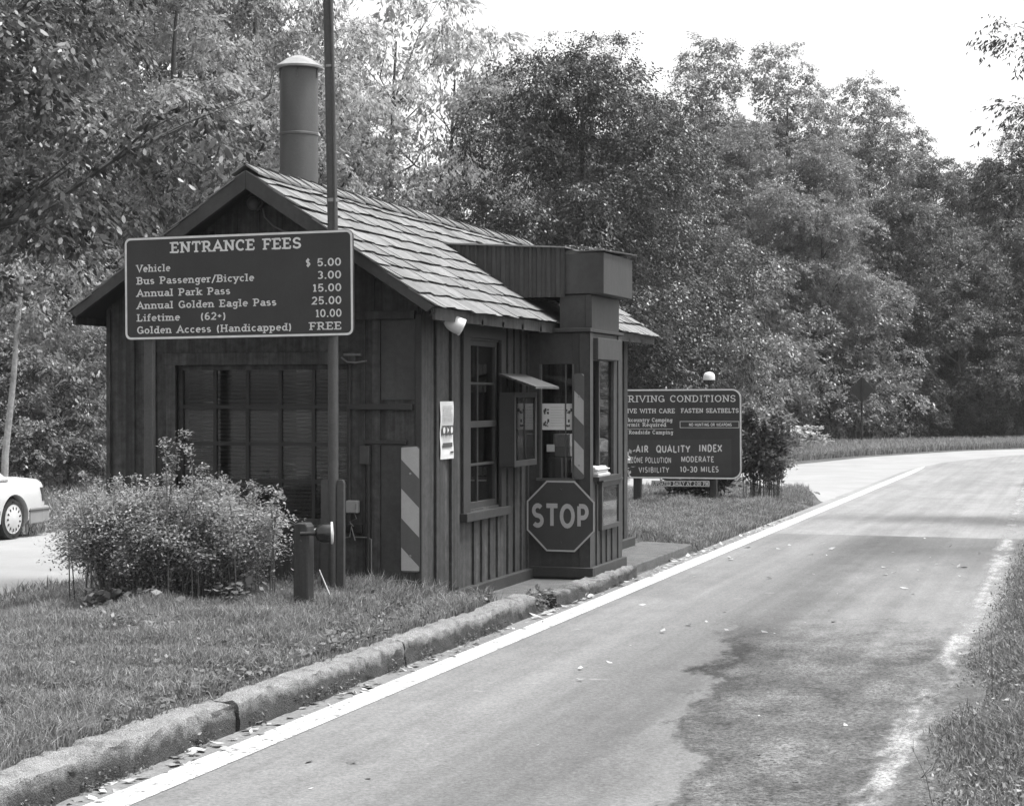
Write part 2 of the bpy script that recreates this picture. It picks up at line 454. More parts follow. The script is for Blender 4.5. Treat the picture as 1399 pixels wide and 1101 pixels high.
lo, hi, xt = .07, .93, .62
T_ = lambda *p: list(p)
GL = {  # char: (advance, strokes, serif points, tick strokes)
    'A': (.84, [[(.08, lo), (.42, hi), (.76, lo)], [(.2, .34), (.64, .34)]], [(.08, lo), (.76, lo)], []),
    'B': (.76, [[(.17, lo), (.17, hi)], [(.17, hi), (.42, hi)] + arc(.42, .72, .19, .205, 90, -90) + [(.17, .515)], [(.42, .515)] + arc(.42, .292, .23, .222, 90, -90) + [(.17, lo)]], [(.12, lo), (.12, hi)], []),
    'C': (.76, [arc(.41, .5, .32, .43, 48, 312, 14)], [], [[(.63, .93), (.63, .66)]]),
    'D': (.82, [[(.17, lo), (.17, hi)], [(.17, hi), (.38, hi)] + arc(.38, .5, .32, .43, 90, -90) + [(.17, lo)]], [(.12, lo), (.12, hi)], []),
    'E': (.72, [[(.17, lo), (.17, hi)], [(.17, hi), (.62, hi)], [(.17, .5), (.5, .5)], [(.17, lo), (.64, lo)]], [(.12, lo), (.12, hi)], [[(.61, hi), (.61, .72)], [(.63, lo), (.63, .3)], [(.48, .6), (.48, .4)]]),
    'F': (.68, [[(.17, lo), (.17, hi)], [(.17, hi), (.6, hi)], [(.17, .5), (.48, .5)]], [(.17, lo), (.12, hi)], [[(.6, hi), (.6, .72)], [(.46, .6), (.46, .4)]]),
    'G': (.82, [arc(.41, .5, .32, .43, 50, 352, 14), [(.45, .43), (.74, .43)], [(.72, .43), (.72, lo)]], [], [[(.63, .93), (.63, .68)]]),
    'H': (.88, [[(.17, lo), (.17, hi)], [(.71, lo), (.71, hi)], [(.17, .5), (.71, .5)]], [(.17, lo), (.17, hi), (.71, lo), (.71, hi)], []),
    'I': (.42, [[(.21, lo), (.21, hi)]], [(.21, lo), (.21, hi)], []),
    'K': (.82, [[(.17, lo), (.17, hi)], [(.68, hi), (.2, .42)], [(.36, .56), (.7, lo)]], [(.17, lo), (.17, hi), (.7, lo), (.66, hi)], []),
    'L': (.68, [[(.17, lo), (.17, hi)], [(.17, lo), (.62, lo)]], [(.12, lo), (.17, hi)], [[(.6, lo), (.6, .32)]]),
    'M': (.98, [[(.15, lo), (.15, hi)], [(.15, hi), (.49, .2), (.83, hi)], [(.83, hi), (.83, lo)]], [(.15, lo), (.83, lo), (.12, hi), (.86, hi)], []),
    'N': (.86, [[(.16, lo), (.16, hi)], [(.16, hi), (.7, lo)], [(.7, lo), (.7, hi)]], [(.16, lo), (.12, hi), (.7, hi)], []),
    'O': (.84, [arc(.42, .5, .33, .43, 90, 450, 20)], [], []),
    'P': (.72, [[(.17, lo), (.17, hi)], [(.17, hi), (.4, hi)] + arc(.4, .685, .22, .245, 90, -90) + [(.17, .44)]], [(.17, lo), (.12, hi)], []),
    'Q': (.84, [arc(.42, .5, .33, .43, 90, 450, 20), [(.48, .28), (.76, -.02)]], [], []),
    'R': (.80, [[(.17, lo), (.17, hi)], [(.17, hi), (.4, hi)] + arc(.4, .7, .21, .23, 90, -90) + [(.17, .47)], [(.4, .47), (.68, lo)]], [(.17, lo), (.12, hi), (.7, lo)], []),
    'S': (.70, [arc(.34, .715, .23, .215, 35, 270, 10) + arc(.34, .285, .25, .215, 90, -145, 10)[1:]], [], [[(.56, .93), (.56, .72)], [(.1, .07), (.1, .3)]]),
    'T': (.76, [[(.38, lo), (.38, hi)], [(.06, hi), (.7, hi)]], [(.38, lo)], [[(.08, hi), (.08, .7)], [(.68, hi), (.68, .7)]]),
    'U': (.82, [[(.15, hi), (.15, .35)] + arc(.41, .33, .26, .26, 180, 360) + [(.67, hi)]], [(.15, hi), (.67, hi)], []),
    'V': (.80, [[(.07, hi), (.40, lo), (.73, hi)]], [(.07, hi), (.73, hi)], []),
    'W': (1.1, [[(.07, hi), (.3, lo), (.55, .85), (.8, lo), (1.03, hi)]], [(.07, hi), (1.03, hi)], []),
    'X': (.78, [[(.08, lo), (.70, hi)], [(.08, hi), (.70, lo)]], [(.08, lo), (.7, lo), (.08, hi), (.7, hi)], []),
    'Y': (.78, [[(.06, hi), (.39, .45), (.72, hi)], [(.39, .45), (.39, lo)]], [(.39, lo), (.06, hi), (.72, hi)], []),
    'Z': (.72, [[(.1, hi), (.62, hi), (.1, lo), (.64, lo)]], [], []),
    'a': (.62, [arc(.3, .46, .19, .17, 150, 0, 8) + [(.49, lo)], arc(.29, .22, .2, .15, 0, 360, 14)], [(.53, lo)], []),
    'b': (.66, [[(.14, lo), (.14, hi)], arc(.35, .34, .21, .27, 180, 540, 16)], [(.1, hi)], []),
    'c': (.58, [arc(.33, .345, .22, .275, 45, 315, 12)], [], []),
    'd': (.66, [[(.52, lo), (.52, hi)], arc(.31, .34, .21, .27, 0, 360, 16)], [(.48, hi), (.56, lo)], []),
    'e': (.60, [[(.1, .37), (.53, .37)] + arc(.32, .345, .22, .275, 8, 312, 14)], [], []),
    'f': (.42, [[(.18, lo), (.18, .74)] + arc(.34, .76, .16, .17, 180, 60, 6), [(.04, xt), (.38, xt)]], [(.18, lo)], []),
    'g': (.64, [arc(.3, .37, .19, .245, 0, 360, 16), [(.49, .6), (.49, -.05)] + arc(.3, -.06, .19, .17, 0, -160, 8)], [(.55, .6)], []),
    'h': (.70, [[(.15, lo), (.15, hi)], [(.15, .42)] + arc(.35, .42, .19, .2, 170, 0, 8) + [(.54, lo)]], [(.15, lo), (.1, hi), (.55, lo)], []),
    'i': (.36, [[(.18, lo), (.18, xt)], [(.18, .82), (.18, .96)]], [(.18, lo), (.12, xt)], []),
    'k': (.68, [[(.15, lo), (.15, hi)], [(.54, xt), (.17, .28)], [(.3, .38), (.56, lo)]], [(.15, lo), (.1, hi), (.57, lo), (.52, xt)], []),
    'l': (.36, [[(.18, lo), (.18, hi)]], [(.18, lo), (.12, hi)], []),
    'm': (1.0, [[(.15, lo), (.15, xt)], [(.15, .42)] + arc(.32, .42, .17, .2, 170, 0, 8) + [(.49, lo)], [(.49, .42)] + arc(.67, .42, .17, .2, 170, 0, 8) + [(.84, lo)]], [(.15, lo), (.1, xt), (.49, lo), (.86, lo)], []),
    'n': (.70, [[(.15, lo), (.15, xt)], [(.15, .42)] + arc(.35, .42, .19, .2, 170, 0, 8) + [(.54, lo)]], [(.15, lo), (.1, xt), (.55, lo)], []),
    'o': (.62, [arc(.31, .345, .22, .275, 90, 450, 16)], [], []),
    'p': (.66, [[(.14, -.24), (.14, xt)], arc(.35, .34, .21, .27, 180, 540, 16)], [(.1, xt), (.14, -.22)], []),
    'q': (.66, [[(.52, -.24), (.52, xt)], arc(.31, .34, .21, .27, 0, 360, 16)], [(.52, -.22)], []),
    'r': (.50, [[(.15, lo), (.15, xt)], [(.15, .4)] + arc(.34, .44, .19, .18, 170, 50, 6)], [(.16, lo), (.1, xt)], []),
    's': (.54, [arc(.26, .485, .16, .135, 30, 270, 8) + arc(.26, .215, .18, .14, 90, -145, 8)[1:]], [], []),
    't': (.44, [[(.17, .84), (.17, .24)] + arc(.31, .23, .14, .16, 180, 300, 6), [(.03, xt), (.37, xt)]], [], []),
    'u': (.70, [[(.14, xt), (.14, .27)] + arc(.33, .27, .19, .2, 180, 360, 8), [(.54, xt), (.54, lo)]], [(.1, xt), (.5, xt), (.58, lo)], []),
    'y': (.66, [[(.1, xt), (.34, lo)], [(.57, xt), (.25, -.22), (.1, -.2)]], [(.1, xt), (.57, xt)], []),
    '0': (.66, [arc(.33, .5, .24, .43, 90, 450, 18)], [], []),
    '1': (.46, [[(.24, lo), (.24, hi)], [(.24, hi), (.08, .76)]], [(.24, lo)], []),
    '2': (.64, [arc(.31, .67, .22, .26, 160, -20, 9) + [(.1, lo), (.58, lo)]], [], []),
    '3': (.64, [arc(.3, .715, .21, .215, 145, -80, 9), arc(.3, .29, .24, .22, 85, -145, 9)], [], []),
    '5': (.64, [[(.55, hi), (.17, hi), (.13, .5)] + arc(.31, .33, .23, .26, 125, -150, 12)], [], []),
    '6': (.66, [arc(.33, .31, .22, .24, 0, 360, 16), [(.11, .34)] + arc(.42, .45, .31, .48, 180, 80, 8)], [], []),
    '$': (.64, [arc(.31, .685, .2, .175, 35, 270, 10) + arc(.31, .315, .22, .195, 90, -145, 10)[1:], [(.31, -.06), (.31, 1.06)]], [], []),
    '.': (.30, [[(.15, .0), (.15, .17)]], [], []), ':': (.30, [[(.15, .02), (.15, .18)], [(.15, .46), (.15, .62)]], [], []),
    '-': (.46, [[(.06, .4), (.4, .4)]], [], []), '/': (.5, [[(.05, -.1), (.45, 1.0)]], [], []),
    '+': (.50, [[(.05, .5), (.45, .5)], [(.25, .3), (.25, .7)]], [], []),
    '(': (.38, [arc(.42, .42, .28, .62, 125, 235, 8)], [], []), ')': (.38, [arc(-.04, .42, .28, .62, 55, -55, 8)], [], []),
    ' ': (.46, [], [], []),
}


def text_strokes(s, F, x0, x1, base, cap, t=.15, serif=True, d0=0.002, gap=.08, mi=0):
    """strokes of s set between x0 and x1 on baseline `base`, capital height cap, as thin raised ribbons"""
    total = sum(GL[c][0] for c in s) + gap * (len(s) - 1)
    kx = (x1 - x0) / total
    pen, cnt = x0, 0
    mb = MB(); out = [mb]
    tx, ty = t * kx, t * cap
    for c in s:
        adv, st, sf, tk = GL[c]
        if c == ' ':
            if mb.v:
                mb = MB(); out.append(mb)
            pen += (adv + gap) * kx
            continue
        strokes = [(p, 1.0) for p in st]
        if serif:
            strokes += [([(x - .17, y), (x + .17, y)], .75) for x, y in sf] + [(p, .7) for p in tk]
        for pts, w in strokes:
            q = [(pen + x * kx, base + y * cap) for x, y in pts]
            q = [q[0]] + [b for a, b in zip(q, q[1:]) if math.dist(a, b) > 1e-5]
            closed = len(q) > 6 and math.dist(q[0], q[-1]) < 1e-6
            n = len(q)
            L_, R_ = [], []
            for i, p in enumerate(q):
                a = q[i - 1] if i else (q[-2] if closed else None)
                b = q[i + 1] if i < n - 1 else (q[1] if closed else None)
                da = Vector((p[0] - a[0], p[1] - a[1])).normalized() if a else None
                db = Vector((b[0] - p[0], b[1] - p[1])).normalized() if b else None
                if da is None: da = db
                if db is None: db = da
                tg = (da + db)
                tg = tg.normalized() if tg.length > 1e-6 else da
                nx, ny = -tg.y, tg.x
                k = 1 / max(.45, abs(nx * -da.y + ny * da.x))
                ex, ey = nx * tx * w * .5 * k, ny * ty * w * .5 * k
                L_.append((p[0] + ex, p[1] + ey)); R_.append((p[0] - ex, p[1] - ey))
            d = d0 + (cnt % 6) * 0.00025
            cnt += 1
            vs = [F(x, y, d) for x, y in L_ + R_]
            mb.add(vs, [(i, i + 1, n + i + 1, n + i) for i in range(n - 1)], mi)
        pen += (adv + gap) * kx
    return out


def lettering(lines, F, parent, mat, name='lettering'):
    for (s, x0, x1, b, cap, t, serif) in lines:
        for mb in text_strokes(s, F, x0, x1, b, cap, t, serif):
            mb.build(name, mat, parent)


# ------------------------------------------------------------------ terrain
def sm(a, b, x):
    t = np.clip((np.asarray(x, float) - a) / (b - a), 0, 1)
    return t * t * (3 - 2 * t)


def lane_z(v):
    return -.2 * (1 - sm(26, 44, v))


def terrain(u, v):
    u = np.asarray(u, float); v = np.asarray(v, float)
    lane = lane_z(v)
    isl = .17 + .15 * sm(5.15, 6.2, -u) * (1 - sm(6.6, 9.0, -u)) * (1 - .55 * sm(7, 10, 16.5 - v + 0 * u))
    isl = isl * (1 - sm(20, 25, v)) + .10 * sm(20, 25, v)
    isl = isl * (1 - sm(35, 41, v))
    isl = np.where((u > -5.66) & (u < -4.6), isl + (.04 - isl) * sm(15.3, 15.7, v) * (1 - sm(23.0, 23.3, v)), isl)
    w = sm(7.4, 11.5, -u)
    left = isl * (1 - w) + lane * w
    left = left + .8 * sm(16.4, 34, -u)
    k = sm(4.85, 5.0, -u)
    k = np.where(v > 20, sm(4.72, 5.4, -u), k)
    right = .30 * sm(-1.0, 1.6, u) * (1 - sm(30, 60, v))
    z = left * k + right
    return z + .5 * sm(80, 130, v)


def ground_sheet():
    us = np.concatenate([np.linspace(-500, -60, 12), np.arange(-56, -19, 2.0), np.arange(-18.8, -6.1, .4), np.arange(-5.9, -4.6, .08), np.arange(-4.5, 4, .35), np.arange(4, 40, 2.0), np.linspace(42, 500, 12)])
    vs = np.concatenate([np.linspace(-120, -6, 8), np.arange(-4, 15, .5), np.arange(15.1, 16, .1), np.arange(16.2, 22.9, .4), np.arange(22.9, 23.5, .1), np.arange(23.6, 60, .5), np.arange(60, 130, 3.0), np.linspace(135, 900, 14)])
    U, V = np.meshgrid(us, vs, indexing='ij')
    Z = terrain(U, V)
    nu, nv = U.shape
    P = np.stack([U, V, Z], -1)
    q = np.stack([P[:-1, :-1], P[1:, :-1], P[1:, 1:], P[:-1, 1:]], 2).reshape(-1, 4, 3)
    o = quads_object('ground', q, M['soil'])
    return o


tag(ground_sheet(), kind='structure')


def ribbon(name, L, R, mat, lift, n=90, m=10):
    def res(P):
        P = np.array(P, float)
        t = np.linspace(0, 1, len(P)); tt = np.linspace(0, 1, n)
        out = np.stack([np.interp(tt, t, P[:, i]) for i in (0, 1)], -1)
        for _ in range(3):
            out[1:-1] = .25 * out[:-2] + .5 * out[1:-1] + .25 * out[2:]
        return out
    A, B = res(L), res(R)
    k = np.linspace(0, 1, m + 1)[None, :, None]
    G = A[:, None] * (1 - k) + B[:, None] * k
    Z = terrain(G[..., 0], G[..., 1]) + lift
    P = np.concatenate([G, Z[..., None]], -1)
    q = np.stack([P[:-1, :-1], P[1:, :-1], P[1:, 1:], P[:-1, 1:]], 2).reshape(-1, 4, 3)
    o = quads_object(name, q, mat)
    return tag(o, kind='structure')


MAIN_L = [(-4.84, -6), (-4.84, 6), (-4.84, 18), (-4.84, 30), (-4.84, 40), (-4.84, 49), (-4.3, 56), (-2.6, 63), (1, 68.5), (7, 74), (16, 79), (40, 86)]
MAIN_R = [(-.6, -6), (-.6, 6), (-.8, 18), (-.9, 28), (-1.2, 40), (-1.2, 47), (-.3, 53), (2, 58), (6, 62.5), (12, 67), (21, 71), (43, 77)]
ribbon('road', MAIN_L, MAIN_R, M['asphalt'], .016, 160, 14)
ribbon('exit_lane', [(-16.1, -10), (-16.1, 12), (-16.1, 24), (-15.4, 31), (-13.8, 38), (-11.3, 45.2), (-9.3, 49.3), (-8.2, 53), (-7.0, 60), (-4.5, 67.5), (-1, 73), (6, 79), (18, 85), (42, 91)],
       [(-11.35, -10), (-11.35, 12), (-11.35, 22), (-11.2, 31), (-10, 37), (-7.4, 39.8), (-5.8, 38), (-4.78, 33.5), (-3.4, 45), (-3, 58), (0, 64), (6, 69), (16, 75), (40, 80)],
       M['lane'], .008, 160, 14)
tag(ribbon('road_marking', [(-4.67, -6), (-4.67, 20), (-4.67, 40), (-4.67, 48), (-4.66, 50.5), (-4.60, 52.0)], [(-4.46, -6), (-4.46, 20), (-4.46, 40), (-4.47, 48), (-4.52, 50.5), (-4.58, 52.0)], M['line'], .020, 120, 2), kind='structure')
tag(ribbon('road_marking', [(-1.28, -6), (-1.28, 18), (-1.36, 27), (-1.66, 40), (-1.74, 47), (-1.0, 53)], [(-.84, -6), (-.84, 18), (-1.0, 27), (-1.46, 40), (-1.52, 47), (-.8, 53)], M['oldline'], .020, 160, 2), kind='structure')


# ------------------------------------------------------------------ kerbs and walk
def kerb(v0, v1, h, u0, u1, label, endt=.07, tilt=0):
    mb = MB()
    n = int((v1 - v0) / .07) + 2
    w = u1 - u0
    prof = [(u0, -.05), (u0, h * .55), (u0 + .004, h * .86), (u0 + .018, h * .97), (u0 + .05, h), (u0 + w * .5, h * 1.0), (u0 + w * .70, h * .995), (u0 + w * .84, h * .975), (u0 + w * .92, h * .91), (u0 + w * .955, h * .78), (u0 + w * .97, h * .58), (u0 + w * .985, h * .35), (u1, h * .15), (u1 + .004, -.05)]
    r = random.Random(label)
    rows = []
    ph = r.random() * 9
    for i in range(n):
        v = v0 + (v1 - v0) * i / (n - 1)
        e = min(i, n - 1 - i)
        chip = r.random()
        sh = 1 - endt * max(0, 1 - e / 1.6) ** 2
        off = .014 * math.sin(v * 1.7 + ph) + .008 * math.sin(v * 5.1 + ph)
        hz = 1 + .035 * math.sin(v * 2.3 + ph) - (.10 if chip > .9 else 0) + tilt * (i / (n - 1) - .5)
        rows.append([(u0 + w / 2 + (x - u0 - w / 2) * (sh + r.uniform(-.03, .03)) + off + r.uniform(-.012, .012), v + r.uniform(-.014, .014), z * hz * sh + r.uniform(-.012, .012)) for x, z in prof])
    k = len(prof)
    mb.add([p for row in rows for p in row], [(i * k + j, i * k + j + 1, (i + 1) * k + j + 1, (i + 1) * k + j) for i in range(n - 1) for j in range(k - 1)] + [tuple(range(k)), tuple(range((n - 1) * k, n * k))])
    o = mb.build('kerb_stone', M['kerb'], smooth=True)
    return tag(o, label, 'kerb stone', 'old concrete kerb stones along the road')


kerb(4.5, 9.795, .205, -5.06, -4.83, 'mossy concrete kerb stone running out of the left edge of the photo')
kerb(9.805, 12.595, .20, -5.05, -4.83, 'stained concrete kerb stone in the middle of the front grass strip', tilt=-.04)
kerb(12.605, 15.82, .20, -5.05, -4.83, 'concrete kerb stone with a rounded end just before the stop sign', tilt=.03)
kerb(16.42, 19.5, .155, -5.0, -4.78, 'short low concrete kerb log lying right under the service window', endt=.16)

mb = MB()
pts = [(-5.62, 15.4), (-5.05, 15.7), (-4.93, 16.4), (-4.90, 18.0), (-4.90, 22.75), (-5.62, 23.05)]
mb.fpoly(FR((0, 0, 0), (1, 0, 0), (0, 1, 0), (0, 0, 1)), pts, -.1, .118)
tag(mb.build('sidewalk', M['walk'], bevel=.012), kind='structure')

# ------------------------------------------------------------------ the entrance booth
WU, WL, V0, V1 = -5.60, -8.633, 14.822, 22.15        # right wall, left wall, gable wall, back wall
RU, RZ, EU, EZ = -7.06, 3.995, -5.30, 2.777           # ridge and right eave (top of the shakes)
LEU = 2 * RU - EU
RV0, RV1 = 14.45, 22.55
SL = (RZ - EZ) / (EU - RU)


def roof_z(u):
    return RZ - SL * abs(u - RU)


booth = thing('entrance_booth', ((WU + WL) / 2, (V0 + V1) / 2, .1), 'small dark board and batten entrance booth with a wood shake roof beside the road', 'booth')

GF = gable_frame(V0)
SF = side_frame(WU)
LF = FR((WL, 0, 0), (0, -1, 0), (0, 0, 1), (-1, 0, 0))
# front gable wall with its window opening
W0, W1, WZ0, WZ1 = -7.93, -6.235, .86, 2.27
mb = MB()
T = .10
rz = lambda u: roof_z(u) - .10
mb.fpoly(GF, [(WL, .02), (W0, .02), (W0, rz(W0)), (WL, rz(WL))], -T, 0)
mb.fpoly(GF, [(W1, .02), (WU, .02), (WU, rz(WU)), (W1, rz(W1))], -T, 0)
mb.fbox(GF, W0, W1, .02, WZ0, -T, 0)
mb.fpoly(GF, [(W0, WZ1), (W1, WZ1), (W1, rz(W1)), (RU, rz(RU)), (W0, rz(W0))], -T, 0)
# battens
for u0, u1 in ((-8.633, -8.595), (-8.43, -8.345), (-8.18, -8.13)):
    mb.fbox(GF, u0, u1, .05, rz(u0) - .02, .0, .022)
for u0, u1 in ((-6.105, -6.085), (-6.02, -5.945)):
    mb.fbox(GF, u0, u1, .05, 2.66, .0, .024)
for u in np.arange(-8.25, -5.9, .22):
    if roof_z(u) > 3.0: mb.fbox(GF, u, u + .05, 2.74, rz(u) - .06, 0, .018)
mb.fbox(GF, -8.40, -5.62, 2.66, 2.73, 0, .045)
mb.build('gable_wall', M['wall'], booth)
mb = MB()                                            # smooth replacement panels at the corner
mb.fbox(GF, -5.935, -5.61, 1.96, 2.655, 0, .014)
mb.fbox(GF, -5.935, -5.61, .30, 1.57, 0, .014)
mb.build('plywood_panel', M['bay'], booth)
mb = MB()
mb.fbox(GF, -6.225, -5.64, 1.875, 1.925, 0, .05)
mb.fbox(GF, -6.10, -5.70, 1.575, 1.61, 0, .035)
mb.fbox(GF, -5.615, -5.555, .05, 2.70, .0, .03)        # corner board
mb.build('ledge', M['trim'], booth, bevel=.004)

# right wall
mb = MB()
SW0, SW1, SZ0, SZ1 = 16.13, 17.06, .93, 2.52           # sash window
B0, B1 = 18.10, 19.20                                 # opening into the bay
top = 2.84
for a, b, c, d in ((V0 + .10, SW0, .02, top), (SW1, B0, .02, top), (B1, V1, .02, top), (SW0, SW1, .02, SZ0), (SW0, SW1, SZ1, top), (B0, B1, .02, .9), (B0, B1, 2.4, top)):
    mb.fbox(SF, a, b, c, d, -T, 0)
bat = [(14.86, 15.10), (15.22, 15.44), (15.62, 15.83)]
for a, b in bat: mb.fbox(SF, a, b, .1, 2.80, 0, .026)
for v in list(np.arange(16.25, 17.1, .24)): mb.fbox(SF, v, v + .055, .22, .84, 0, .024)
for v in (17.30, 17.52, 17.74, 17.95): mb.fbox(SF, v, v + .055, .22, 2.80, 0, .024)
for v in (19.52, 19.95, 20.4, 20.85, 21.3, 21.7): mb.fbox(SF, v, v + .06, .22, 2.80, 0, .026)
mb.fbox(SF, 21.98, 22.15, .22, 2.80, 0, .02)
for v in np.arange(16.2, 17.2, .24): mb.fbox(SF, v, v + .055, 2.60, 2.80, 0, .022)
mb.build('side_wall', M['wall'], booth)
mb = MB()
mb.fbox(SF, 15.30, 18.02, .10, .225, 0, .07)
mb.fbox(SF, 19.33, 22.35, .10, .225, 0, .07)
mb.build('baseboard', M['trim'], booth, bevel=.006)
# left wall with a window, back wall
mb = MB()
for a, b, c, d in ((-V1, -19.4, .02, top), (-16.5, -V0 - .1, .02, top), (-19.4, -16.5, .02, 1.0), (-19.4, -16.5, 2.35, top), (-18.75, -17.15, 1.0, 2.35)):
    mb.fbox(LF, a, b, c, d, -T, 0)
for v in np.arange(15.2, 22.3, .42):
    if not 16.4 < v < 19.5: mb.fbox(LF, -v - .06, -v, .1, 2.8, 0, .024)
mb.build('side_wall', M['wall'], booth)
BF = FR((0, V1, 0), (-1, 0, 0), (0, 0, 1), (0, 1, 0))
mb = MB()
mb.fpoly(BF, [(-WU, .02), (-WL, .02), (-WL, rz(WL)), (-RU, rz(RU)), (-WU, rz(WU))], -T, 0)
for u in np.arange(-8.5, -5.7, .42): mb.fbox(BF, -u - .06, -u, .1, rz(u) - .1, 0, .024)
mb.build('gable_wall', M['wall'], booth)
mb = MB(); mb.box(WL + T, WU - T, V0 + T, V1 - T, .1, .30)
mb.box(-8.4, -6.9, 20.2, 21.4, .30, 1.2); mb.box(-7.6, -7.2, 19.0, 19.5, .3, .8); mb.box(-7.6, -7.24, 19.46, 19.54, .8, 1.3)
mb.build('interior', M['dark'], booth)

# gable window: frame, muntins, panes, blinds
wf = MB()
for a, b, c, d in ((W0 - .09, W0, WZ0, WZ1 + .0), (W1, W1 + .012, WZ0, WZ1), (W0 - .13, W1 + .06, WZ1, WZ1 + .11), (W0 - .12, W1 + .06, WZ0 - .07, WZ0)):
    wf.fbox(GF, a, b, c, d, -.03, .03)
for a, b, c, d in ((W0, W0 + .045, WZ0, WZ1), (W1 - .045, W1, WZ0, WZ1), (W0 + .045, W1 - .045, WZ1 - .045, WZ1), (W0 + .045, W1 - .045, WZ0, WZ0 + .05)):
    wf.fbox(GF, a, b, c, d, -.075, -.03)
win = wf.build('window', M['wall'], booth, bevel=.003)
mb = MB()
gx0, gx1, gz0, gz1 = W0 + .045, W1 - .045, WZ0 + .05, WZ1 - .045
for i in range(1, 5):
    u = gx0 + (gx1 - gx0) * i / 5
    mb.fbox(GF, u - .016, u + .016, gz0, gz1, -.064, -.036)
for j in range(1, 4):
    z = gz0 + (gz1 - gz0) * j / 4
    mb.fbox(GF, gx0, gx1, z - .016, z + .016, -.062, -.033)
mb.build('muntins', grey('dark_sash', .014, .6, 5, .3), win)
mb = MB(); mb.fbox(GF, gx0, gx1, gz0, gz1, -.058, -.054)
mb.build('pane', M['glass'], win)
mb = MB()
for z in np.arange(gz0 + .01, gz1 - .02, .034):
    for a, b in ((gx0 + .02, gx0 + .30), (gx0 + .31, gx1 - .02)):
        mb.add([GF(a, z, -.115), GF(b, z, -.115), GF(b, z + .022, -.140), GF(a, z + .022, -.140)], [(0, 1, 2, 3)])
mb.build('blind', M['blind'], win)

# sash window on the road side
wf = MB()
for a, b, c, d in ((SW0 - .20, SW0, SZ0 - .02, SZ1 + .02), (SW1, SW1 + .13, SZ0 - .02, SZ1 + .02), (SW0 - .20, SW1 + .13, SZ1 + .02, SZ1 + .14)):
    wf.fbox(SF, a, b, c, d, -.02, .032)
wf.fbox(SF, SW0 - .22, SW1 + .16, SZ0 - .10, SZ0 - .02, -.05, .075)
zm = (SZ0 + SZ1) / 2
for a, b, c, d, e, f in ((SW0, SW0 + .05, SZ0, SZ1, -.08, -.02), (SW1 - .05, SW1, SZ0, SZ1, -.08, -.02), (SW0 + .05, SW1 - .05, SZ1 - .05, SZ1, -.08, -.022), (SW0 + .05, SW1 - .05, SZ0, SZ0 + .06, -.08, -.022), (SW0 + .05, SW1 - .05, zm - .03, zm + .03, -.085, -.012)):
    wf.fbox(SF, a, b, c, d, e, f)
for c in (SZ0 + .06 + (zm - .09 - SZ0) / 2, zm + .03 + (SZ1 - .08 - zm) / 2):
    wf.fbox(SF, SW0 + .05, SW1 - .05, c - .012, c + .012, -.066, -.03)
for c, d in ((SZ0 + .06, zm - .03), (zm + .03, SZ1 - .05)):
    m_ = SW0 + (SW1 - SW0) * .42
    wf.fbox(SF, m_ - .009, m_ + .009, c, d, -.067, -.031)
win = wf.build('window', M['trim'], booth, bevel=.003)
mb = MB(); mb.fbox(SF, SW0 + .05, SW1 - .05, SZ0 + .06, SZ1 - .05, -.05, -.046)
mb.build('pane', M['glass'], win)
mb = MB()
mb.fbox(SF, SW0 + .62, SW0 + .80, zm + .10, zm + .40, -.30, -.29)
mb.build('notice', M['lightink'], win)
for a, b in ((-19.4, -18.75), (-17.15, -16.5)):
    mb = MB(); mb.fring(LF, [(a, 1.0), (b, 1.0), (b, 2.35), (a, 2.35)], [(a + .05, 1.05), (b - .05, 1.05), (b - .05, 2.3), (a + .05, 2.3)], -.08, .02)
    win = mb.build('window', M['trim'], booth)
    mb = MB(); mb.fbox(LF, a + .05, b - .05, 1.05, 2.3, -.06, -.055); mb.build('pane', M['glass'], win)

# roof: deck, rafters, shakes, barge boards
mb = MB()
th = .05
dn = .055
for sgn in (1, -1):
    e = EU if sgn > 0 else LEU
    x0, z0, x1, z1 = RU, RZ - dn, e - sgn * .03, EZ - dn + .02
    F_ = FR((0, 0, 0), (1, 0, 0), (0, 0, 1), (0, 1, 0))
    mb.fpoly(F_, [(x0, z0), (x1, z1), (x1, z1 - th), (x0, z0 - th)], RV0 + .02, RV1 - .02)
    # rafter tails
    for v in np.arange(15.1, 22.4, .61):
        ue = e - sgn * .02
        ui = WU if sgn > 0 else WL
        mb.fpoly(F_, [(ui - sgn * .3, roof_z(ui - sgn * .3) - dn - th), (ue, roof_z(ue) - dn - th), (ue, roof_z(ue) - dn - th - .06), (ui - sgn * .3, roof_z(ui - sgn * .3) - dn - th - .11)], v, v + .05)
roof = mb.build('roof', M['trim'], booth)
mb = MB()
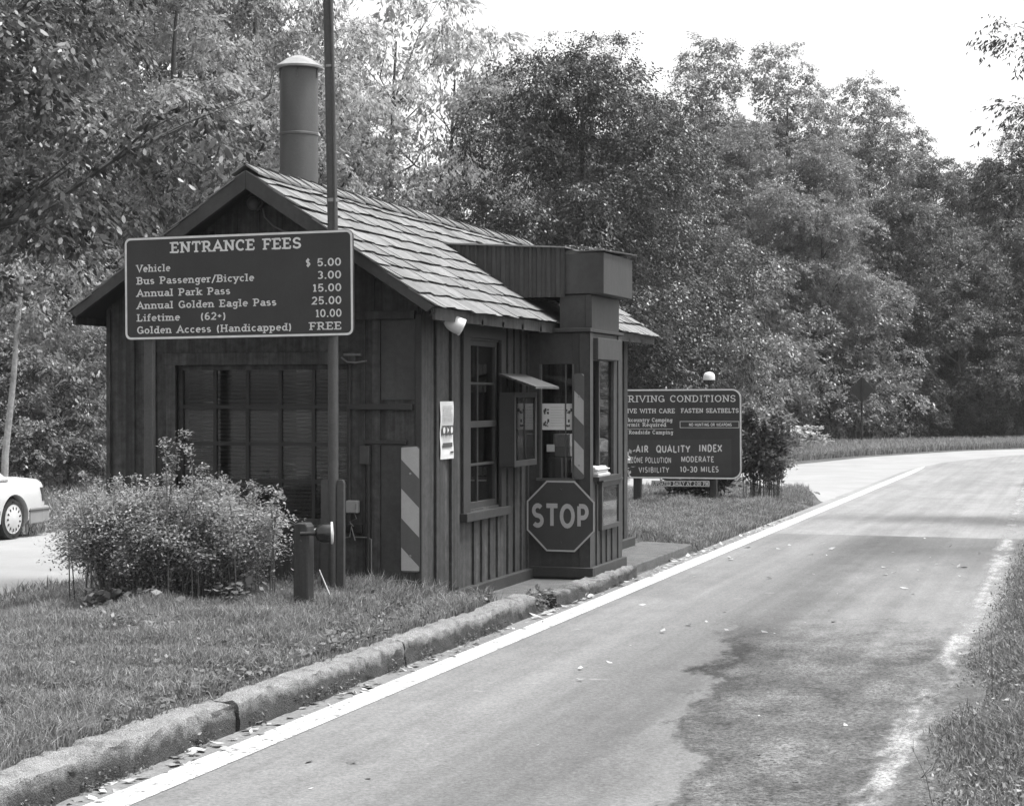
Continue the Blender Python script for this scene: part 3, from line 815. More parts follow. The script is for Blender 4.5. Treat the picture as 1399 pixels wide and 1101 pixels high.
for sgn in (1, -1):
    e = EU if sgn > 0 else LEU
    ln = math.hypot(e - RU, RZ - EZ)
    d = Vector((e - RU, 0, EZ - RZ)) / ln                # down the slope
    nrm = Vector((-d.z * sgn, 0, d.x * sgn))
    nrm = nrm if nrm.z > 0 else -nrm
    ex = ln / 10
    for i in range(10):
        v = RV0 - random.uniform(.0, .02)
        while v < RV1:
            w = random.choice((.14, .18, .24, .32)) * random.uniform(.85, 1.15)
            v2 = min(v + w, RV1 + random.uniform(0, .02))
            wob = .012 * math.sin(v * 2.1 + i * 1.7); s0 = ln - i * ex + wob + random.uniform(-.018, .015) + (.02 if i == 0 else 0)
            s1 = max(s0 - ex * 1.5, 0.0)
            tk = random.uniform(.012, .019)
            lift = .022 + random.uniform(-.003, .004)
            tw = random.uniform(-.004, .004)
            sk = random.uniform(-.014, .014)
            o = Vector((RU, 0, RZ - .05))
            def P_(s, vv, h): return o + d * s + nrm * h + Vector((0, vv, 0))
            g = random.uniform(.0008, .003)
            nb_ = 2
            a0, a1, b0, b1 = v + g, v2 - g, lift + tw, lift - tw
            mb.add([P_(s0 + sk - .03, a0, b0 - .004), P_(s0 - sk - .03, a1, b1 - .004), P_(s1, a1, .004), P_(s1, a0, .004), P_(s0 + sk, a0, b0 + tk), P_(s0 - sk, a1, b1 + tk), P_(s1, a1, .010), P_(s1, a0, .010)],
                   [(0, 1, 2, 3), (7, 6, 5, 4), (0, 4, 5, 1), (1, 5, 6, 2), (3, 7, 4, 0), (2, 6, 7, 3)])
            v = v2
# ridge cap boards
v = RV0 - .02
while v < RV1:
    w = random.uniform(.22, .3)
    for sgn in (1, -1):
        h = random.uniform(.02, .035)
        mb.add([(RU - sgn * .01, v, RZ + h), (RU + sgn * .13, v, RZ + h - .13 * SL), (RU + sgn * .13, v + w, RZ + h - .13 * SL - .015), (RU - sgn * .01, v + w, RZ + h - .015),
                (RU - sgn * .01, v, RZ + h - .02), (RU + sgn * .13, v, RZ + h - .13 * SL - .02), (RU + sgn * .13, v + w, RZ + h - .13 * SL - .035), (RU - sgn * .01, v + w, RZ + h - .035)],
               [(0, 1, 2, 3), (4, 7, 6, 5), (0, 4, 5, 1), (1, 5, 6, 2), (2, 6, 7, 3)])
    v += w * .93
mb.build('shakes', M['shake'], roof)
mb = MB()
F_ = FR((0, 0, 0), (1, 0, 0), (0, 0, 1), (0, 1, 0))
for vv in (RV0, RV1 - .045):
    for sgn in (1, -1):
        e = EU - .0 if sgn > 0 else LEU
        q = .038
        pts = [(RU, RZ - q), (e - sgn * .015, roof_z(e - sgn * .015) - q), (e - sgn * .085, roof_z(e - sgn * .085) - q - .095), (RU, RZ - q - .165)]
        mb = MB(); mb.fpoly(F_, pts, vv, vv + .045)
        mb.build('barge_board', M['bay'], booth, bevel=.004)
mb = MB()
mb.box(EU - .05, EU - .02, RV0 + .05, RV1 - .05, EZ - .14, EZ - .035)
mb.box(LEU + .02, LEU + .05, RV0 + .05, RV1 - .05, EZ - .14, EZ - .035)
mb.build('eave_board', M['wall'], booth)

# flue pipe with its cap
mb = MB()
cu, cv, cr = -7.71, 17.0, .194
mb.lathe((cu, cv, 3.3), (0, 0, 1), [(0, cr), (1.32, cr), (1.325, cr + .006), (1.345, cr + .006), (1.35, cr), (2.03, cr)], 36)
flue = mb.build('chimney', M['pipe'], booth, smooth=True)
mb = MB()
mb.lathe((cu, cv, 5.30), (0, 0, 1), [(0, .245), (.02, .247), (.05, .20), (.10, .13), (.135, .05), (.14, .0)], 36)
mb.build('cap', M['cap'], flue, smooth=True)
mb = MB()
for k in range(5):
    a = k * 1.2566
    mb = MB(); mb.tube([(cu + cr * math.cos(a), cv + cr * math.sin(a), 5.2), (cu + .2 * math.cos(a), cv + .2 * math.sin(a), 5.33)], .008, 5)
    mb.build('bracket', M['pipe'], flue)

# ---- drive-up service bay
KV, KU, KB = 18.02, -4.944, 19.32
KF = gable_frame(KV)
KS = side_frame(KU)
mb = MB()
zt = 2.64
kw0, kw1, kz0, kz1 = -5.459, -5.115, 1.15, 2.32
for a, b, c, d in ((WU, kw0, .12, zt), (kw1, KU, .12, zt), (kw0, kw1, .12, kz0), (kw0, kw1, kz1, zt)):
    mb.fbox(KF, a, b, c, d, -.05, 0)
sw0, sw1, sz0, sz1 = 18.14, 19.02, 1.16, 2.36
for a, b, c, d in ((KV + .05, sw0, .12, zt), (sw1, KB - .05, .12, zt), (sw0, sw1, .12, sz0), (sw0, sw1, sz1, zt)):
    mb.fbox(KS, a, b, c, d, -.05, 0)
mb.box(WU, KU, KB - .05, KB, .12, zt)
mb.box(WU, KU - .05, KV + .05, KB - .05, 1.06, 1.11)
mb.box(WU, KU - .05, KV + .05, KB - .05, zt - .04, zt - .005)
mb.fbox(KF, KU - .10, KU + .012, .24, zt, 0, .016)       # corner boards
mb.fbox(KS, KV - .016, KV + .10, .24, zt, 0, .016)
mb.fbox(KS, KB - .16, KB, .24, zt, 0, .016)
for v in (18.27, 18.47, 18.68, 18.9): mb.fbox(KS, v, v + .05, .24, 1.08, 0, .018)
mb.fbox(KF, kw1 - .0, KU - .10, 1.0, 1.15, 0, .008)
bay = mb.build('service_bay', M['bay'], booth, bevel=.003)
mb = MB()
mb.fbox(KF, WU + .02, KU + .055, .14, .245, .0, .05)
mb.fbox(KS, KV - .0, KB + .06, .14, .245, .0, .055)
mb.build('baseboard', M['trim'], bay, bevel=.006)
mb = MB(); mb.fbox(KF, kw0, kw1, kz0, kz1, -.035, -.031); mb.build('pane', M['glass'], bay)
mb = MB()
for a, b, c, d in ((kw0 - .012, kw0 + .006, kz0, kz1), (kw1 - .006, kw1 + .012, kz0, kz1)): mb.fbox(KF, a, b, c, d, -.03, .012)
mb.fbox(KF, kw0 - .04, kw1 + .03, kz0 - .025, kz0, -.03, .03)
mb.fbox(KF, kw0 + .255, kw0 + .267, kz0, kz1, -.03, -.016)
mb.build('window_frame', M['pipe'], bay)
mb = MB()
mb.fbox(KS, sw0 + .30, sw0 + .34, sz0, sz1, -.045, -.01)
mb.fbox(KS, sw0, sw1 + .03, sz0 - .04, sz0, -.05, .075)
mb.build('service_counter', M['trim'], bay)
mb = MB(); mb.fbox(KS, sw0 + .34, sw1, sz0, sz1, -.034, -.030); mb.build('pane', M['glass'], bay)
mb = MB()                                                # shade box over the service window
mb.fbox(KS, 18.16, 19.10, 2.37, 2.59, .0, .06)
mb.build('shade_box', M['bay'], bay, bevel=.004)
mb = MB()                                                # cap moulding
mb.fbox(KF, -5.335, KU + .03, 2.645, 2.685, -.06, .05)
mb.fbox(KS, KV + .06, 19.34, 2.645, 2.675, -.1, .03)
mb.build('cornice', M['bay'], bay, bevel=.004)
mb = MB()
mb.box(-5.263, -4.925, KV + .02, 19.17, 2.645, 3.03)
mb.box(-4.985, -4.915, KV + .005, KV + .05, 2.69, 3.03)
mb.build('duct_box', M['bay'], bay, bevel=.004)
mb = MB()
mb.box(-5.20, -4.785, KV - .015, 19.2, 3.035, 3.455)
mb.add([(-5.20, KV - .0, 3.456), (-4.76, KV - .04, 3.462), (-4.74, 19.25, 3.50), (-5.20, 19.25, 3.50), (-5.20, KV, 3.476), (-4.76, KV - .04, 3.478), (-4.74, 19.25, 3.515), (-5.20, 19.25, 3.515)],
       [(0, 1, 2, 3), (4, 7, 6, 5), (0, 4, 5, 1), (1, 5, 6, 2), (2, 6, 7, 3), (3, 7, 4, 0)])
mb.build('header_box', M['bay'], bay, bevel=.004)
# corrugated shed canopy running back into the roof
mb = MB()
n = 100
vsb, fsb = [], []
for i in range(n + 1):
    u = -6.44 + (6.44 - 5.185) * i / n
    zt_ = 3.572 + (3.505 - 3.572) * i / n
    zb_ = min(max(roof_z(u) - .06, 3.005), zt_ - .004)
    off = .009 * (1 if math.sin(2 * math.pi * u / .098) > .1 else -1)
    vsb += [(u, 17.985 - off, zb_), (u, 17.985 - off, zt_)]
for i in range(n): fsb.append((2 * i, 2 * i + 2, 2 * i + 3, 2 * i + 1))
mb.add(vsb, fsb)
mb.add([(p[0], p[1] + 1.35, p[2]) for p in vsb], fsb)
F_ = FR((0, 0, 0), (1, 0, 0), (0, 0, 1), (0, 1, 0))
mb.fpoly(F_, [(-5.20, 3.012), (-5.55, 3.012), (-5.55, 3.03), (-5.20, 3.03)], 18.0, 19.32)
mb.build('canopy_wall', M['bay'], booth)
mb = MB()
mb.fpoly(F_, [(-6.50, 3.575), (-5.18, 3.505), (-5.18, 3.520), (-6.50, 3.592)], 17.955, 19.37)
mb.build('canopy_roof', M['metal'], booth)
mb = MB()
for k in range(70):
    u, v = random.uniform(-5.2, -4.8), random.uniform(18.0, 18.5); z = 3.485 + random.uniform(0, .03) + (0.02 if u < -5 else 0)
    a = random.uniform(0, 6.3); s_ = random.uniform(.015, .04)
    mb.add([(u - s_ * math.cos(a), v - s_ * math.sin(a), z), (u - s_ * .4 * math.sin(a), v + s_ * .4 * math.cos(a), z + .01), (u + s_ * math.cos(a), v + s_ * math.sin(a), z), (u + s_ * .4 * math.sin(a), v - s_ * .4 * math.cos(a), z + .01)], [(0, 1, 2, 3)])
tag(mb.build('leaf_litter', M['litter']), 'dry leaf litter lying on top of the bay header box', 'leaf litter', kind='stuff')

# ------------------------------------------------------------------ things fixed to the booth
def poly_oct(r):
    return [(r / math.cos(math.pi / 8) * math.cos(math.radians(22.5 + 45 * k)), r / math.cos(math.pi / 8) * math.sin(math.radians(22.5 + 45 * k))) for k in range(8)]


# stop sign
F = gable_frame(KV - .075, -5.225, .767)
t = thing('stop_sign', (-5.225, KV - .075, .767), 'octagonal STOP sign with a pale border fixed low on the front of the service bay', 'stop sign')
mb = MB(); mb.fpoly(F, poly_oct(.363), -.003, 0); mb.build('plate', M['stop'], t)
mb = MB(); mb.fring(F, poly_oct(.361), poly_oct(.344), .0005, .0018); mb.build('border', M['reflect'], t)
lettering([('STOP', -.307, .298, -.116, .238, .20, False)], F, t, M['reflect'])
mb = MB()
for z in (.27, -.27):
    mb = MB(); mb.lathe(F(0, z, 0), (0, -1, 0), [(-.07, .012), (.003, .012), (.006, .004)], 8)
    mb.build('bolt', M['stop'], t)


def marker(F, w, h, label, phase):
    t = thing('hazard_marker', F.o, label, 'hazard marker', 'striped hazard markers on the booth corners')
    mb = MB(); out = rrect(0, w, 0, h, min(.03, w * .25)); mb.fpoly(F, out, 0, .004); mb.build('plate', M['stripe'], t)
    mb = MB()
    slope = -.95
    per, band = .507 * h / 1.09, .255 * h / 1.09
    k0 = phase - 4 * per

    def clip(poly, ax, lim, keep_less):
        res = []
        for i in range(len(poly)):
            p, q = poly[i], poly[(i + 1) % len(poly)]
            pin = (p[ax] <= lim) if keep_less else (p[ax] >= lim); qin = (q[ax] <= lim) if keep_less else (q[ax] >= lim)
            if pin: res.append(p)
            if pin != qin:
                s = (lim - p[ax]) / (q[ax] - p[ax]); res.append((p[0] + (q[0] - p[0]) * s, p[1] + (q[1] - p[1]) * s))
        return res
    e = .004
    while k0 < h + w:
        poly = [(e, k0 + w * .95 - 0), (w - e, k0), (w - e, k0 + band), (e, k0 + w * .95 + band)]
        poly = clip(clip(poly, 1, e, False), 1, h - e, True)
        if len(poly) > 2:
            # keep inside the rounded corners
            q = []
            r = .024
            for x, y in poly:
                if y > h - r and (x < r or x > w - r): y = h - e - (r - min(x, w - x)) * .5
                if y < r and (x < r or x > w - r): y = e + (r - min(x, w - x)) * .5
                q.append((x, y))
            mb.fsheet(F, q, .0055)
        k0 += per
    mb.build('stripes', M['reflect'], t)
    mb = MB()
    for z in (h * .78, h * .13):
        mb = MB(); mb.lathe(F(w * .5, z, .004), F.n, [(0, .012), (.005, .010), (.007, .002)], 8)
        mb.build('bolt', M['metal'], t)
    return t


marker(gable_frame(V0 - .036, -5.742, .472), .172, 1.09, 'tall striped hazard marker at the near corner of the booth', .303)
marker(gable_frame(KV - .020, -5.098, 1.145), .108, 1.08, 'narrower striped hazard marker beside the bay window above the stop sign', .045)

# poster on the boards of the right wall
F = side_frame(WU + .034, 15.285, 1.43)
t = thing('wall_poster', F.o, 'tall narrow white paper notice pinned to the boards near the booth corner', 'poster')
mb = MB()
nn = 12
vs = []
for i in range(nn + 1):
    b = .515 * i / nn
    vs += [F(.002 * math.sin(i), b, .003 + .003 * math.sin(i * .9)), F(.34 + .003 * math.sin(i * 1.3), b, .005 + .004 * math.sin(i * .7 + 1))]
mb.add(vs, [(2 * i, 2 * i + 1, 2 * i + 3, 2 * i + 2) for i in range(nn)])
mb.build('sheet', M['paper'], t)
mb = MB()
for a, b in ((.385, .388), (.335, .338)): mb.fbox(F, .02, .33, a, b, .013, .0145)
for k in range(5): mb.fbox(F, .04 + .02 * (k % 2), .30 - .02 * (k % 3), .395 + .0 + k * .018, .401 + k * .018, .013, .0145)
for k in range(3): mb.fbox(F, .04, .31, .345 + k * .012, .349 + k * .012, .013, .0145)
for k in range(3): mb.fbox(F, .06, .28, .175 + k * .012, .178 + k * .012, .013, .0145)
mb.build('fine_print', M['lightink'], t)
mb = MB()
for k in range(3):
    mb.fpoly(F, [(.025 + k * .10, .215), (.115 + k * .10, .215), (.115 + k * .10, .30), (.025 + k * .10, .30)], .013, .0145)
mb.fbox(F, .04, .29, .105, .145, .013, .0145); mb.fbox(F, .24, .32, .05, .066, .013, .0145)
mb.build('print', M['ink'], t)
for k in range(3):
    mb = MB()
    c = .07 + k * .10
    mb.fsheet(F, [(c + .03 * math.cos(q), .258 + .03 * math.sin(q)) for q in np.linspace(0, 6.28, 9 if k != 1 else 4)[:-1]], .0155)
    mb.build('pictogram', M['paper'], t)

# poster inside the bay window
F = gable_frame(KV + .026, kw0 + .008, 1.645)
t = thing('window_poster', F.o, 'white poster with four small pictures behind the bay window glass', 'poster')
mb = MB(); mb.fbox(F, 0, .33, 0, .27, -.003, 0); mb.build('sheet', M['paper'], t)
mb = MB()
r = random.Random(4)
for cx, cy in ((.04, .19), (.285, .19), (.04, .06), (.285, .06)):
    mb = MB()
    for k in range(7):
        x, y, w, h = cx + r.uniform(-.03, .02), cy + r.uniform(-.035, .02), r.uniform(.008, .025), r.uniform(.01, .035)
        mb.fbox(F, x, x + w, y, y + h, .0003 + k * .0002, .0015 + k * .0002)
    mb.build('picture', M['ink'], t)
mb = MB()
for k in range(8): mb.fbox(F, .09, .24 - .02 * (k % 3), .04 + k * .027, .044 + k * .027, .0003, .0015)
mb.build('fine_print', M['lightink'], t)
F = gable_frame(KV + .05, kw0, 1.16)
mb = MB(); mb.fbox(F, .06, .20, -.045, .20, -.10, -.02); mb.fbox(F, .07, .11, .20, .26, -.08, -.03)
tag(mb.build('desk_tray', M['pipe'], bevel=.003, org=F(.1, -.045, -.05)), 'grey tray of papers standing low behind the bay window glass', 'desk tray')
mb = MB(); mb.fbox(gable_frame(KV + .028, kw0, 1.16), .055, .14, .26, .335, -.002, 0)
tag(mb.build('window_sticker', M['lightink'], org=(kw0 + .1, KV + .03, 1.42)), 'small grey square notice on the bay window glass under the poster', 'notice')

# papers and boxes on the service counter
t = thing('brochure_stack', (-4.92, 18.35, sz0), 'pile of white brochures on the counter of the service window', 'brochure pile')
r = random.Random(5)
mb = MB()
for k in range(9):
    j = r.uniform(-.012, .012)
    mb.fbox(KS, 18.16 + j, 18.62 + j + r.uniform(-.03, .03), sz0 + .001 + k * .0115, sz0 + .0118 + k * .0115, -.20, .045 + r.uniform(-.02, .02))
mb.build('brochure', M['paper'], t)
for k, (a, b, c, d, lab, m_) in enumerate(((18.15, 18.36, 1.47, 1.60, 'pale small box topmost behind the service window', 'lightink'), (18.16, 18.46, 1.37, 1.468, 'grey flat carton under the pale box behind the service window', 'lightbox'), (18.2, 18.5, 1.20, 1.36, 'dark card rack between the brochures and the cartons', 'pipe'))):
    mb = MB(); mb.fbox(KS, a, b, c, d, -.42, -.24)
    if k == 2: mb.fbox(KS, a + .05, b - .05, c + .03, d - .04, -.24, -.236)
    tag(mb.build('carton' if k < 2 else 'card_rack', M[m_], bevel=.004, org=KS((a + b) / 2, c, -.33)), lab, 'carton' if k < 2 else 'card rack')

# glazed notice panel under the service window
F = KS
t = thing('notice_board', F(18.66, .85, 0), 'shallow glazed notice board under the service window beside the stop sign', 'notice board')
mb = MB()
n0, n1, m0, m1 = 18.33, 19.12, .60, 1.10
mb.fring(F, [(n0, m0), (n1, m0), (n1, m1), (n0, m1)], [(n0 + .05, m0 + .05), (n1 - .09, m0 + .05), (n1 - .09, m1 - .05), (n0 + .05, m1 - .05)], .0, .055)
mb.fbox(F, n0 - .02, n1 + .02, m1, m1 + .02, 0, .075)
mb.build('frame', M['bay'], t, bevel=.003)
mb = MB(); mb.fbox(F, n0 + .05, n1 - .09, m0 + .05, m1 - .05, .010, .020); mb.build('backing', grey('pale_mottled_backing', .26, .8, 3.5, .5, fine=9), t)  # pale mottled sheet behind the pane
mb = MB(); mb.fbox(F, n0 + .05, n1 - .09, m0 + .05, m1 - .05, .040, .043); mb.build('pane', M['caseglass'], t)

# bulletin case on the right wall with its own little roof
F = side_frame(WU + .0)
t = thing('bulletin_case', (WU, 17.4, 1.30), 'glazed bulletin case under a small sloping board roof beside the sash window', 'bulletin case')
mb = MB()
c0, c1, e0, e1, dp = 16.98, 17.72, 1.30, 2.03, .17
mb.fbox(F, c0, c1, e0, e0 + .02, .03, dp); mb.fbox(F, c0, c1, e1 - .02, e1, .03, dp)
mb.fbox(F, c0, c0 + .02, e0 + .02, e1 - .02, .03, dp); mb.fbox(F, c1 - .02, c1, e0 + .02, e1 - .02, .03, dp)
mb.fbox(F, c0 + .02, c1 - .02, e0 + .02, e1 - .02, .03, .05)
mb.build('case', M['trim'], t, bevel=.003)
mb = MB(); mb.fring(F, [(c0, e0), (c1, e0), (c1, e1), (c0, e1)], [(c0 + .05, e0 + .06), (c1 - .05, e0 + .06), (c1 - .05, e1 - .05), (c0 + .05, e1 - .05)], dp, dp + .02)
mb.build('door', M['trim'], t, bevel=.002)
mb = MB(); mb.fbox(F, c0 + .05, c1 - .05, e0 + .06, e1 - .05, dp + .004, dp + .008); mb.build('pane', M['caseglass'], t)
mb = MB(); mb.fbox(F, c0 + .1, c1 - .25, e0 + .36, e1 - .10, .052, .055); mb.fbox(F, c0 + .1, c1 - .15, e0 + .10, e0 + .33, .052, .055)
mb.build('sheet', grey('faded_notice', .16, .8, 6, .3), t)
mb = MB(); mb.fbox(F, c1 - .22, c1 - .10, e1 - .25, e1 - .13, .0555, .057); mb.fbox(F, c1 - .30, c1 - .14, e0 + .42, e0 + .50, .0555, .057); mb.build('print', M['ink'], t)
mb = MB()
A = [(WU + .02, 17.00, 2.215), (WU + .02, 17.86, 2.215), (WU + .46, 17.60, 2.085), (WU + .46, 16.80, 2.085)]
mb.add(A + [(x, y, z - .022) for x, y, z in A], [(0, 1, 2, 3), (7, 6, 5, 4), (0, 4, 5, 1), (1, 5, 6, 2), (2, 6, 7, 3), (3, 7, 4, 0)])
mb.build('rain_roof', grey('weathered_board', .05, .7, 5, .35, fine=25), t)

# lamps
def par_lamp(name, o, d, L, R, label, mats, arm=None, sk=.38):
    o, d = Vector(o), Vector(d).normalized()
    t = thing(name, o, label, 'flood lamp')
    mb = MB()
    mb.lathe(o, d, [(-L * .75, R * .0), (-L * .74, R * sk), (-L * .25, R * sk), (-L * .1, R * (sk + .04)), (L * .05, R * (sk + .1)), (L * .0, R * .2)], 20)
    mb.build('socket', mats[0], t, smooth=True)
    mb = MB()
    mb.lathe(o, d, [(0, R * (sk + .07)), (L * .10, R * .66), (L * .24, R * .86), (L * .42, R * .97), (L * .62, R), (L * .84, R)], 24)
    mb.build('reflector_bulb', mats[1], t, smooth=True)
    mb = MB(); mb.lathe(o, d, [(L * .78, R * 1.0), (L * .80, R * 1.05), (L * .88, R * 1.03), (L * .90, R * .8), (L * .93, 0)], 24)
    mb.build('lens', mats[2], t, smooth=True)
    if arm:
        mb = MB(); mb.tube(arm, .012, 8); mb.build('bracket', mats[0], t, smooth=True)
    return t


par_lamp('flood_lamp', (-5.42, 15.02, 2.66), (.80, .42, -.42), .19, .075, 'white floodlight bulb under the near eave pointing down at the road', (M['pipe'], M['lampwhite'], M['lampwhite']), [(-5.50, 14.98, 2.70), (-5.52, 14.98, 2.78)])
par_lamp('flood_lamp', (-5.92, 13.36, .905), (1, .42, .02), .16, .085, 'black shiny spotlight on the stubby wooden post beside the bush', (M['black'], M['black'], M['lampwhite']), [(-5.99, 13.37, .905), (-6.06, 13.38, .905)], sk=.2)
o = (-7.11, V0 - .02, 3.70)
t = thing('gable_lamp', o, 'small round porch lamp under the peak of the gable', 'porch lamp')
mb = MB(); mb.lathe(o, (0, -1, 0), [(0, .06), (.03, .06), (.035, .035), (.06, .035)], 16); mb.build('base', M['pipe'], t, smooth=True)
mb = MB(); mb.lathe((o[0], o[1] - .05, o[2]), (0, -1, -.1), [(0, .03), (.02, .052), (.05, .062), (.08, .05), (.1, .02), (.105, 0)], 18); mb.build('globe', M['pipe'], t, smooth=True)
mb = MB(); mb.tube([(-7.06, V0 - .03, 3.66), (-7.04, V0 - .03, 3.58), (-6.96, V0 - .03, 3.50), (-6.86, V0 - .03, 3.45), (-6.72, V0 - .025, 3.42)], .008, 6)
tag(mb.build('lamp_cable', M['wire']), 'thin pale cable hanging from the gable lamp', 'cable')

# electrical boxes and wires on the gable wall
t = thing('outlet_box', (-6.19, V0 - .05, 1.03), 'small pale outlet box on the gable wall behind the pole', 'outlet box')
mb = MB(); mb.fbox(GF, -6.24, -6.13, .975, 1.085, .025, .09); mb.build('box', M['lightbox'], t, bevel=.008)
mb = MB(); mb.fbox(GF, -6.145, -6.135, 1.01, 1.06, .09, .10); mb.build('latch', M['wire'], t)
t = thing('switch_box', (-6.07, V0 - .05, 1.47), 'dark painted switch box on the gable wall with a conduit below it', 'switch box')
mb = MB(); mb.fbox(GF, -6.115, -6.025, 1.40, 1.56, .025, .085); mb.build('box', M['bay'], t, bevel=.006)
mb = MB(); mb.tube([GF(-6.04, 1.40, .05), GF(-6.04, .2, .05)], .012, 8); mb.build('conduit', M['trim'], t, smooth=True)
t = thing('junction_box', (-6.19, V0 - .05, .83), 'pair of black junction boxes with loose cables low on the gable wall', 'junction box')
for a in (-6.27, -6.175):
    mb = MB(); mb.fbox(GF, a, a + .075, .80, .87, .022, .07); mb.build('box', M['black'], t, bevel=.004)
mb = MB()
mb.tube([GF(-6.17, .975, .06), GF(-6.14, .93, .08), GF(-6.20, .90, .09), GF(-6.17, .86, .08)], .006, 6)
mb.tube([GF(-6.27, .80, .05), GF(-6.25, .76, .08), GF(-6.20, .77, .09), GF(-6.19, .86, .08), GF(-6.15, .74, .09)], .006, 6)
mb.tube([GF(-6.17, .765, .05), GF(-6.05, .765, .05), GF(-6.015, .75, .05), GF(-6.012, .40, .05), GF(-5.90, .39, .04), GF(-5.7, .405, .04), GF(-5.62, .39, .04)], .006, 6)
mb.build('cable', M['wire'], t, smooth=True)
mb = MB(); mb.tube([GF(-6.30, 2.33, .04), GF(-6.24, 2.29, .05), GF(-6.16, 2.285, .05), GF(-6.06, 2.30, .04)], .008, 6)
mb.fbox(GF, -6.28, -6.12, 2.345, 2.365, 0, .04)
tag(mb.build('service_cable', M['wire']), 'dark cable looped beside the top corner of the gable window', 'cable')
mb = MB(); mb.tube([(-6.12, 13.9, .56), (-5.95, 13.7, .40), (-5.84, 13.6, .26)], [.006, .008, .008], 6)
tag(mb.build('broken_stake', M['lightbox'], smooth=True, org=(-5.84, 13.6, .3)), 'thin pale stake leaning in the grass beside the pole', 'stake')

# ------------------------------------------------------------------ the fees sign, its posts and pole
SV = 14.10
roll = math.atan2(.02, 2.14)
F = gable_frame(SV, -8.047, 3.362, roll)
t = thing('fees_sign', (-6.98, SV, 2.92), 'wide dark ENTRANCE FEES sign with white lettering standing before the gable', 'fees sign')
Wd, Hd = 2.141, .885
mb = MB(); mb.fpoly(F, rrect(0, Wd, -Hd, 0, .055), -.02, 0); mb.build('panel', M['board'], t)
mb = MB(); mb.fring(F, rrect(.004, Wd - .004, -Hd + .004, -.004, .052), rrect(.022, Wd - .022, -Hd + .022, -.022, .038), .001, .003); mb.build('border', M['white'], t)
S_ = .006862; Z_ = .00637


def row(s, x0, x1, i, cap=.064, tk=.155):
    # the sheet's rows: baseline measured from the top edge
    return (s, (x0 - 170) * S_, (x1 - 170) * S_, -.300 - i * .1065, cap, tk, True)


lines = [('ENTRANCE FEES', (235 - 170) * S_, (414 - 170) * S_, -.145, .094, .17, True)]
for i, (s, x1) in enumerate((('Vehicle', 234.6), ('Bus Passenger/Bicycle', 350), ('Annual Park Pass', 317.5), ('Annual Golden Eagle Pass', 380), ('Lifetime', 247.5), ('Golden Access (Handicapped)', 400))):
    lines.append(row(s, 187, x1, i))
lines.append(row('(62+)', 276, 311, 4))
for i, (s, x0) in enumerate((('5.00', 434.6), ('3.00', 434.6), ('15.00', 428.5), ('25.00', 427), ('10.00', 432), ('FREE', 423.5))):
    lines.append(row(s, x0, 466.5, i, .066))
lines.append(row('$', 419.5, 426, 0, .066))
lettering(lines, F, t, M['white'])
mb = MB(); mb.box(-7.87, -7.79, SV + .025, SV + .085, .0, 3.3); mb.build('post', M['post'], t, bevel=.004)
mb = MB(); mb.box(-7.83, -6.11, SV + .0215, SV + .0245, 2.6, 2.64); mb.box(-7.83, -6.11, SV + .0215, SV + .0245, 3.2, 3.24); mb.build('rail', M['post'], t)
t = thing('radio_mast', (-6.11, SV + .06, .2), 'tall slim square pole rising past the fees sign out of the picture', 'pole')
mb = MB(); mb.tube([(-6.111, SV + .07, .1), (-6.113, SV + .07, 2.0), (-6.118, SV + .07, 3.5)], .044, 12); mb.build('lower_pole', M['post'], t, smooth=True)
mb = MB(); mb.tube([(-6.118, SV + .07, 3.5), (-6.160, SV + .07, 5.4), (-6.20, SV + .07, 7.6)], [.044, .042, .04], 12)
mb.tube([(-6.08, SV + .03, 3.3), (-6.09, SV + .03, 4.5), (-6.12, SV + .03, 5.4), (-6.16, SV + .03, 7.6)], .011, 6); mb.build('upper_pole', M['post'], t, smooth=True)
mb = MB(); mb.lathe((-6.118, SV + .07, 3.62), (0, 0, 1), [(0, .05), (.03, .05)], 12); mb.build('clamp', M['metal'], t)
mb = MB(); mb.lathe((-6.14, SV + .07, 4.75), (0, 0, 1), [(0, .046), (.02, .046)], 12); mb.build('clamp', M['metal'], t)
for k, (a, b, lab) in enumerate(((-6.215, -6.140, 'flat grey stake clamped on the window side of the tall pole'), (-6.070, -6.005, 'flat grey stake clamped on the road side of the tall pole'))):
    mb = MB(); mb.fpoly(gable_frame(SV + .05), [(a, .1), (b, .1), (b, 1.27), (b - .012, 1.295), (a + .012, 1.295), (a, 1.27)], -.03, .01)
    tag(mb.build('post_stake', M['post'], bevel=.003, org=((a + b) / 2, SV, .25)), lab, 'stake', 'stakes beside the tall pole')
t = thing('lamp_post', (-6.03, 13.40, .25), 'stubby weathered wooden post carrying the black spotlight', 'wooden post')
mb = MB(); mb.fpoly(gable_frame(13.40), [(-6.095, .05), (-5.97, .05), (-5.972, .955), (-5.99, .985), (-6.075, .985), (-6.095, .96)], -.06, .07); mb.build('post', M['oldwood'], t, bevel=.008)

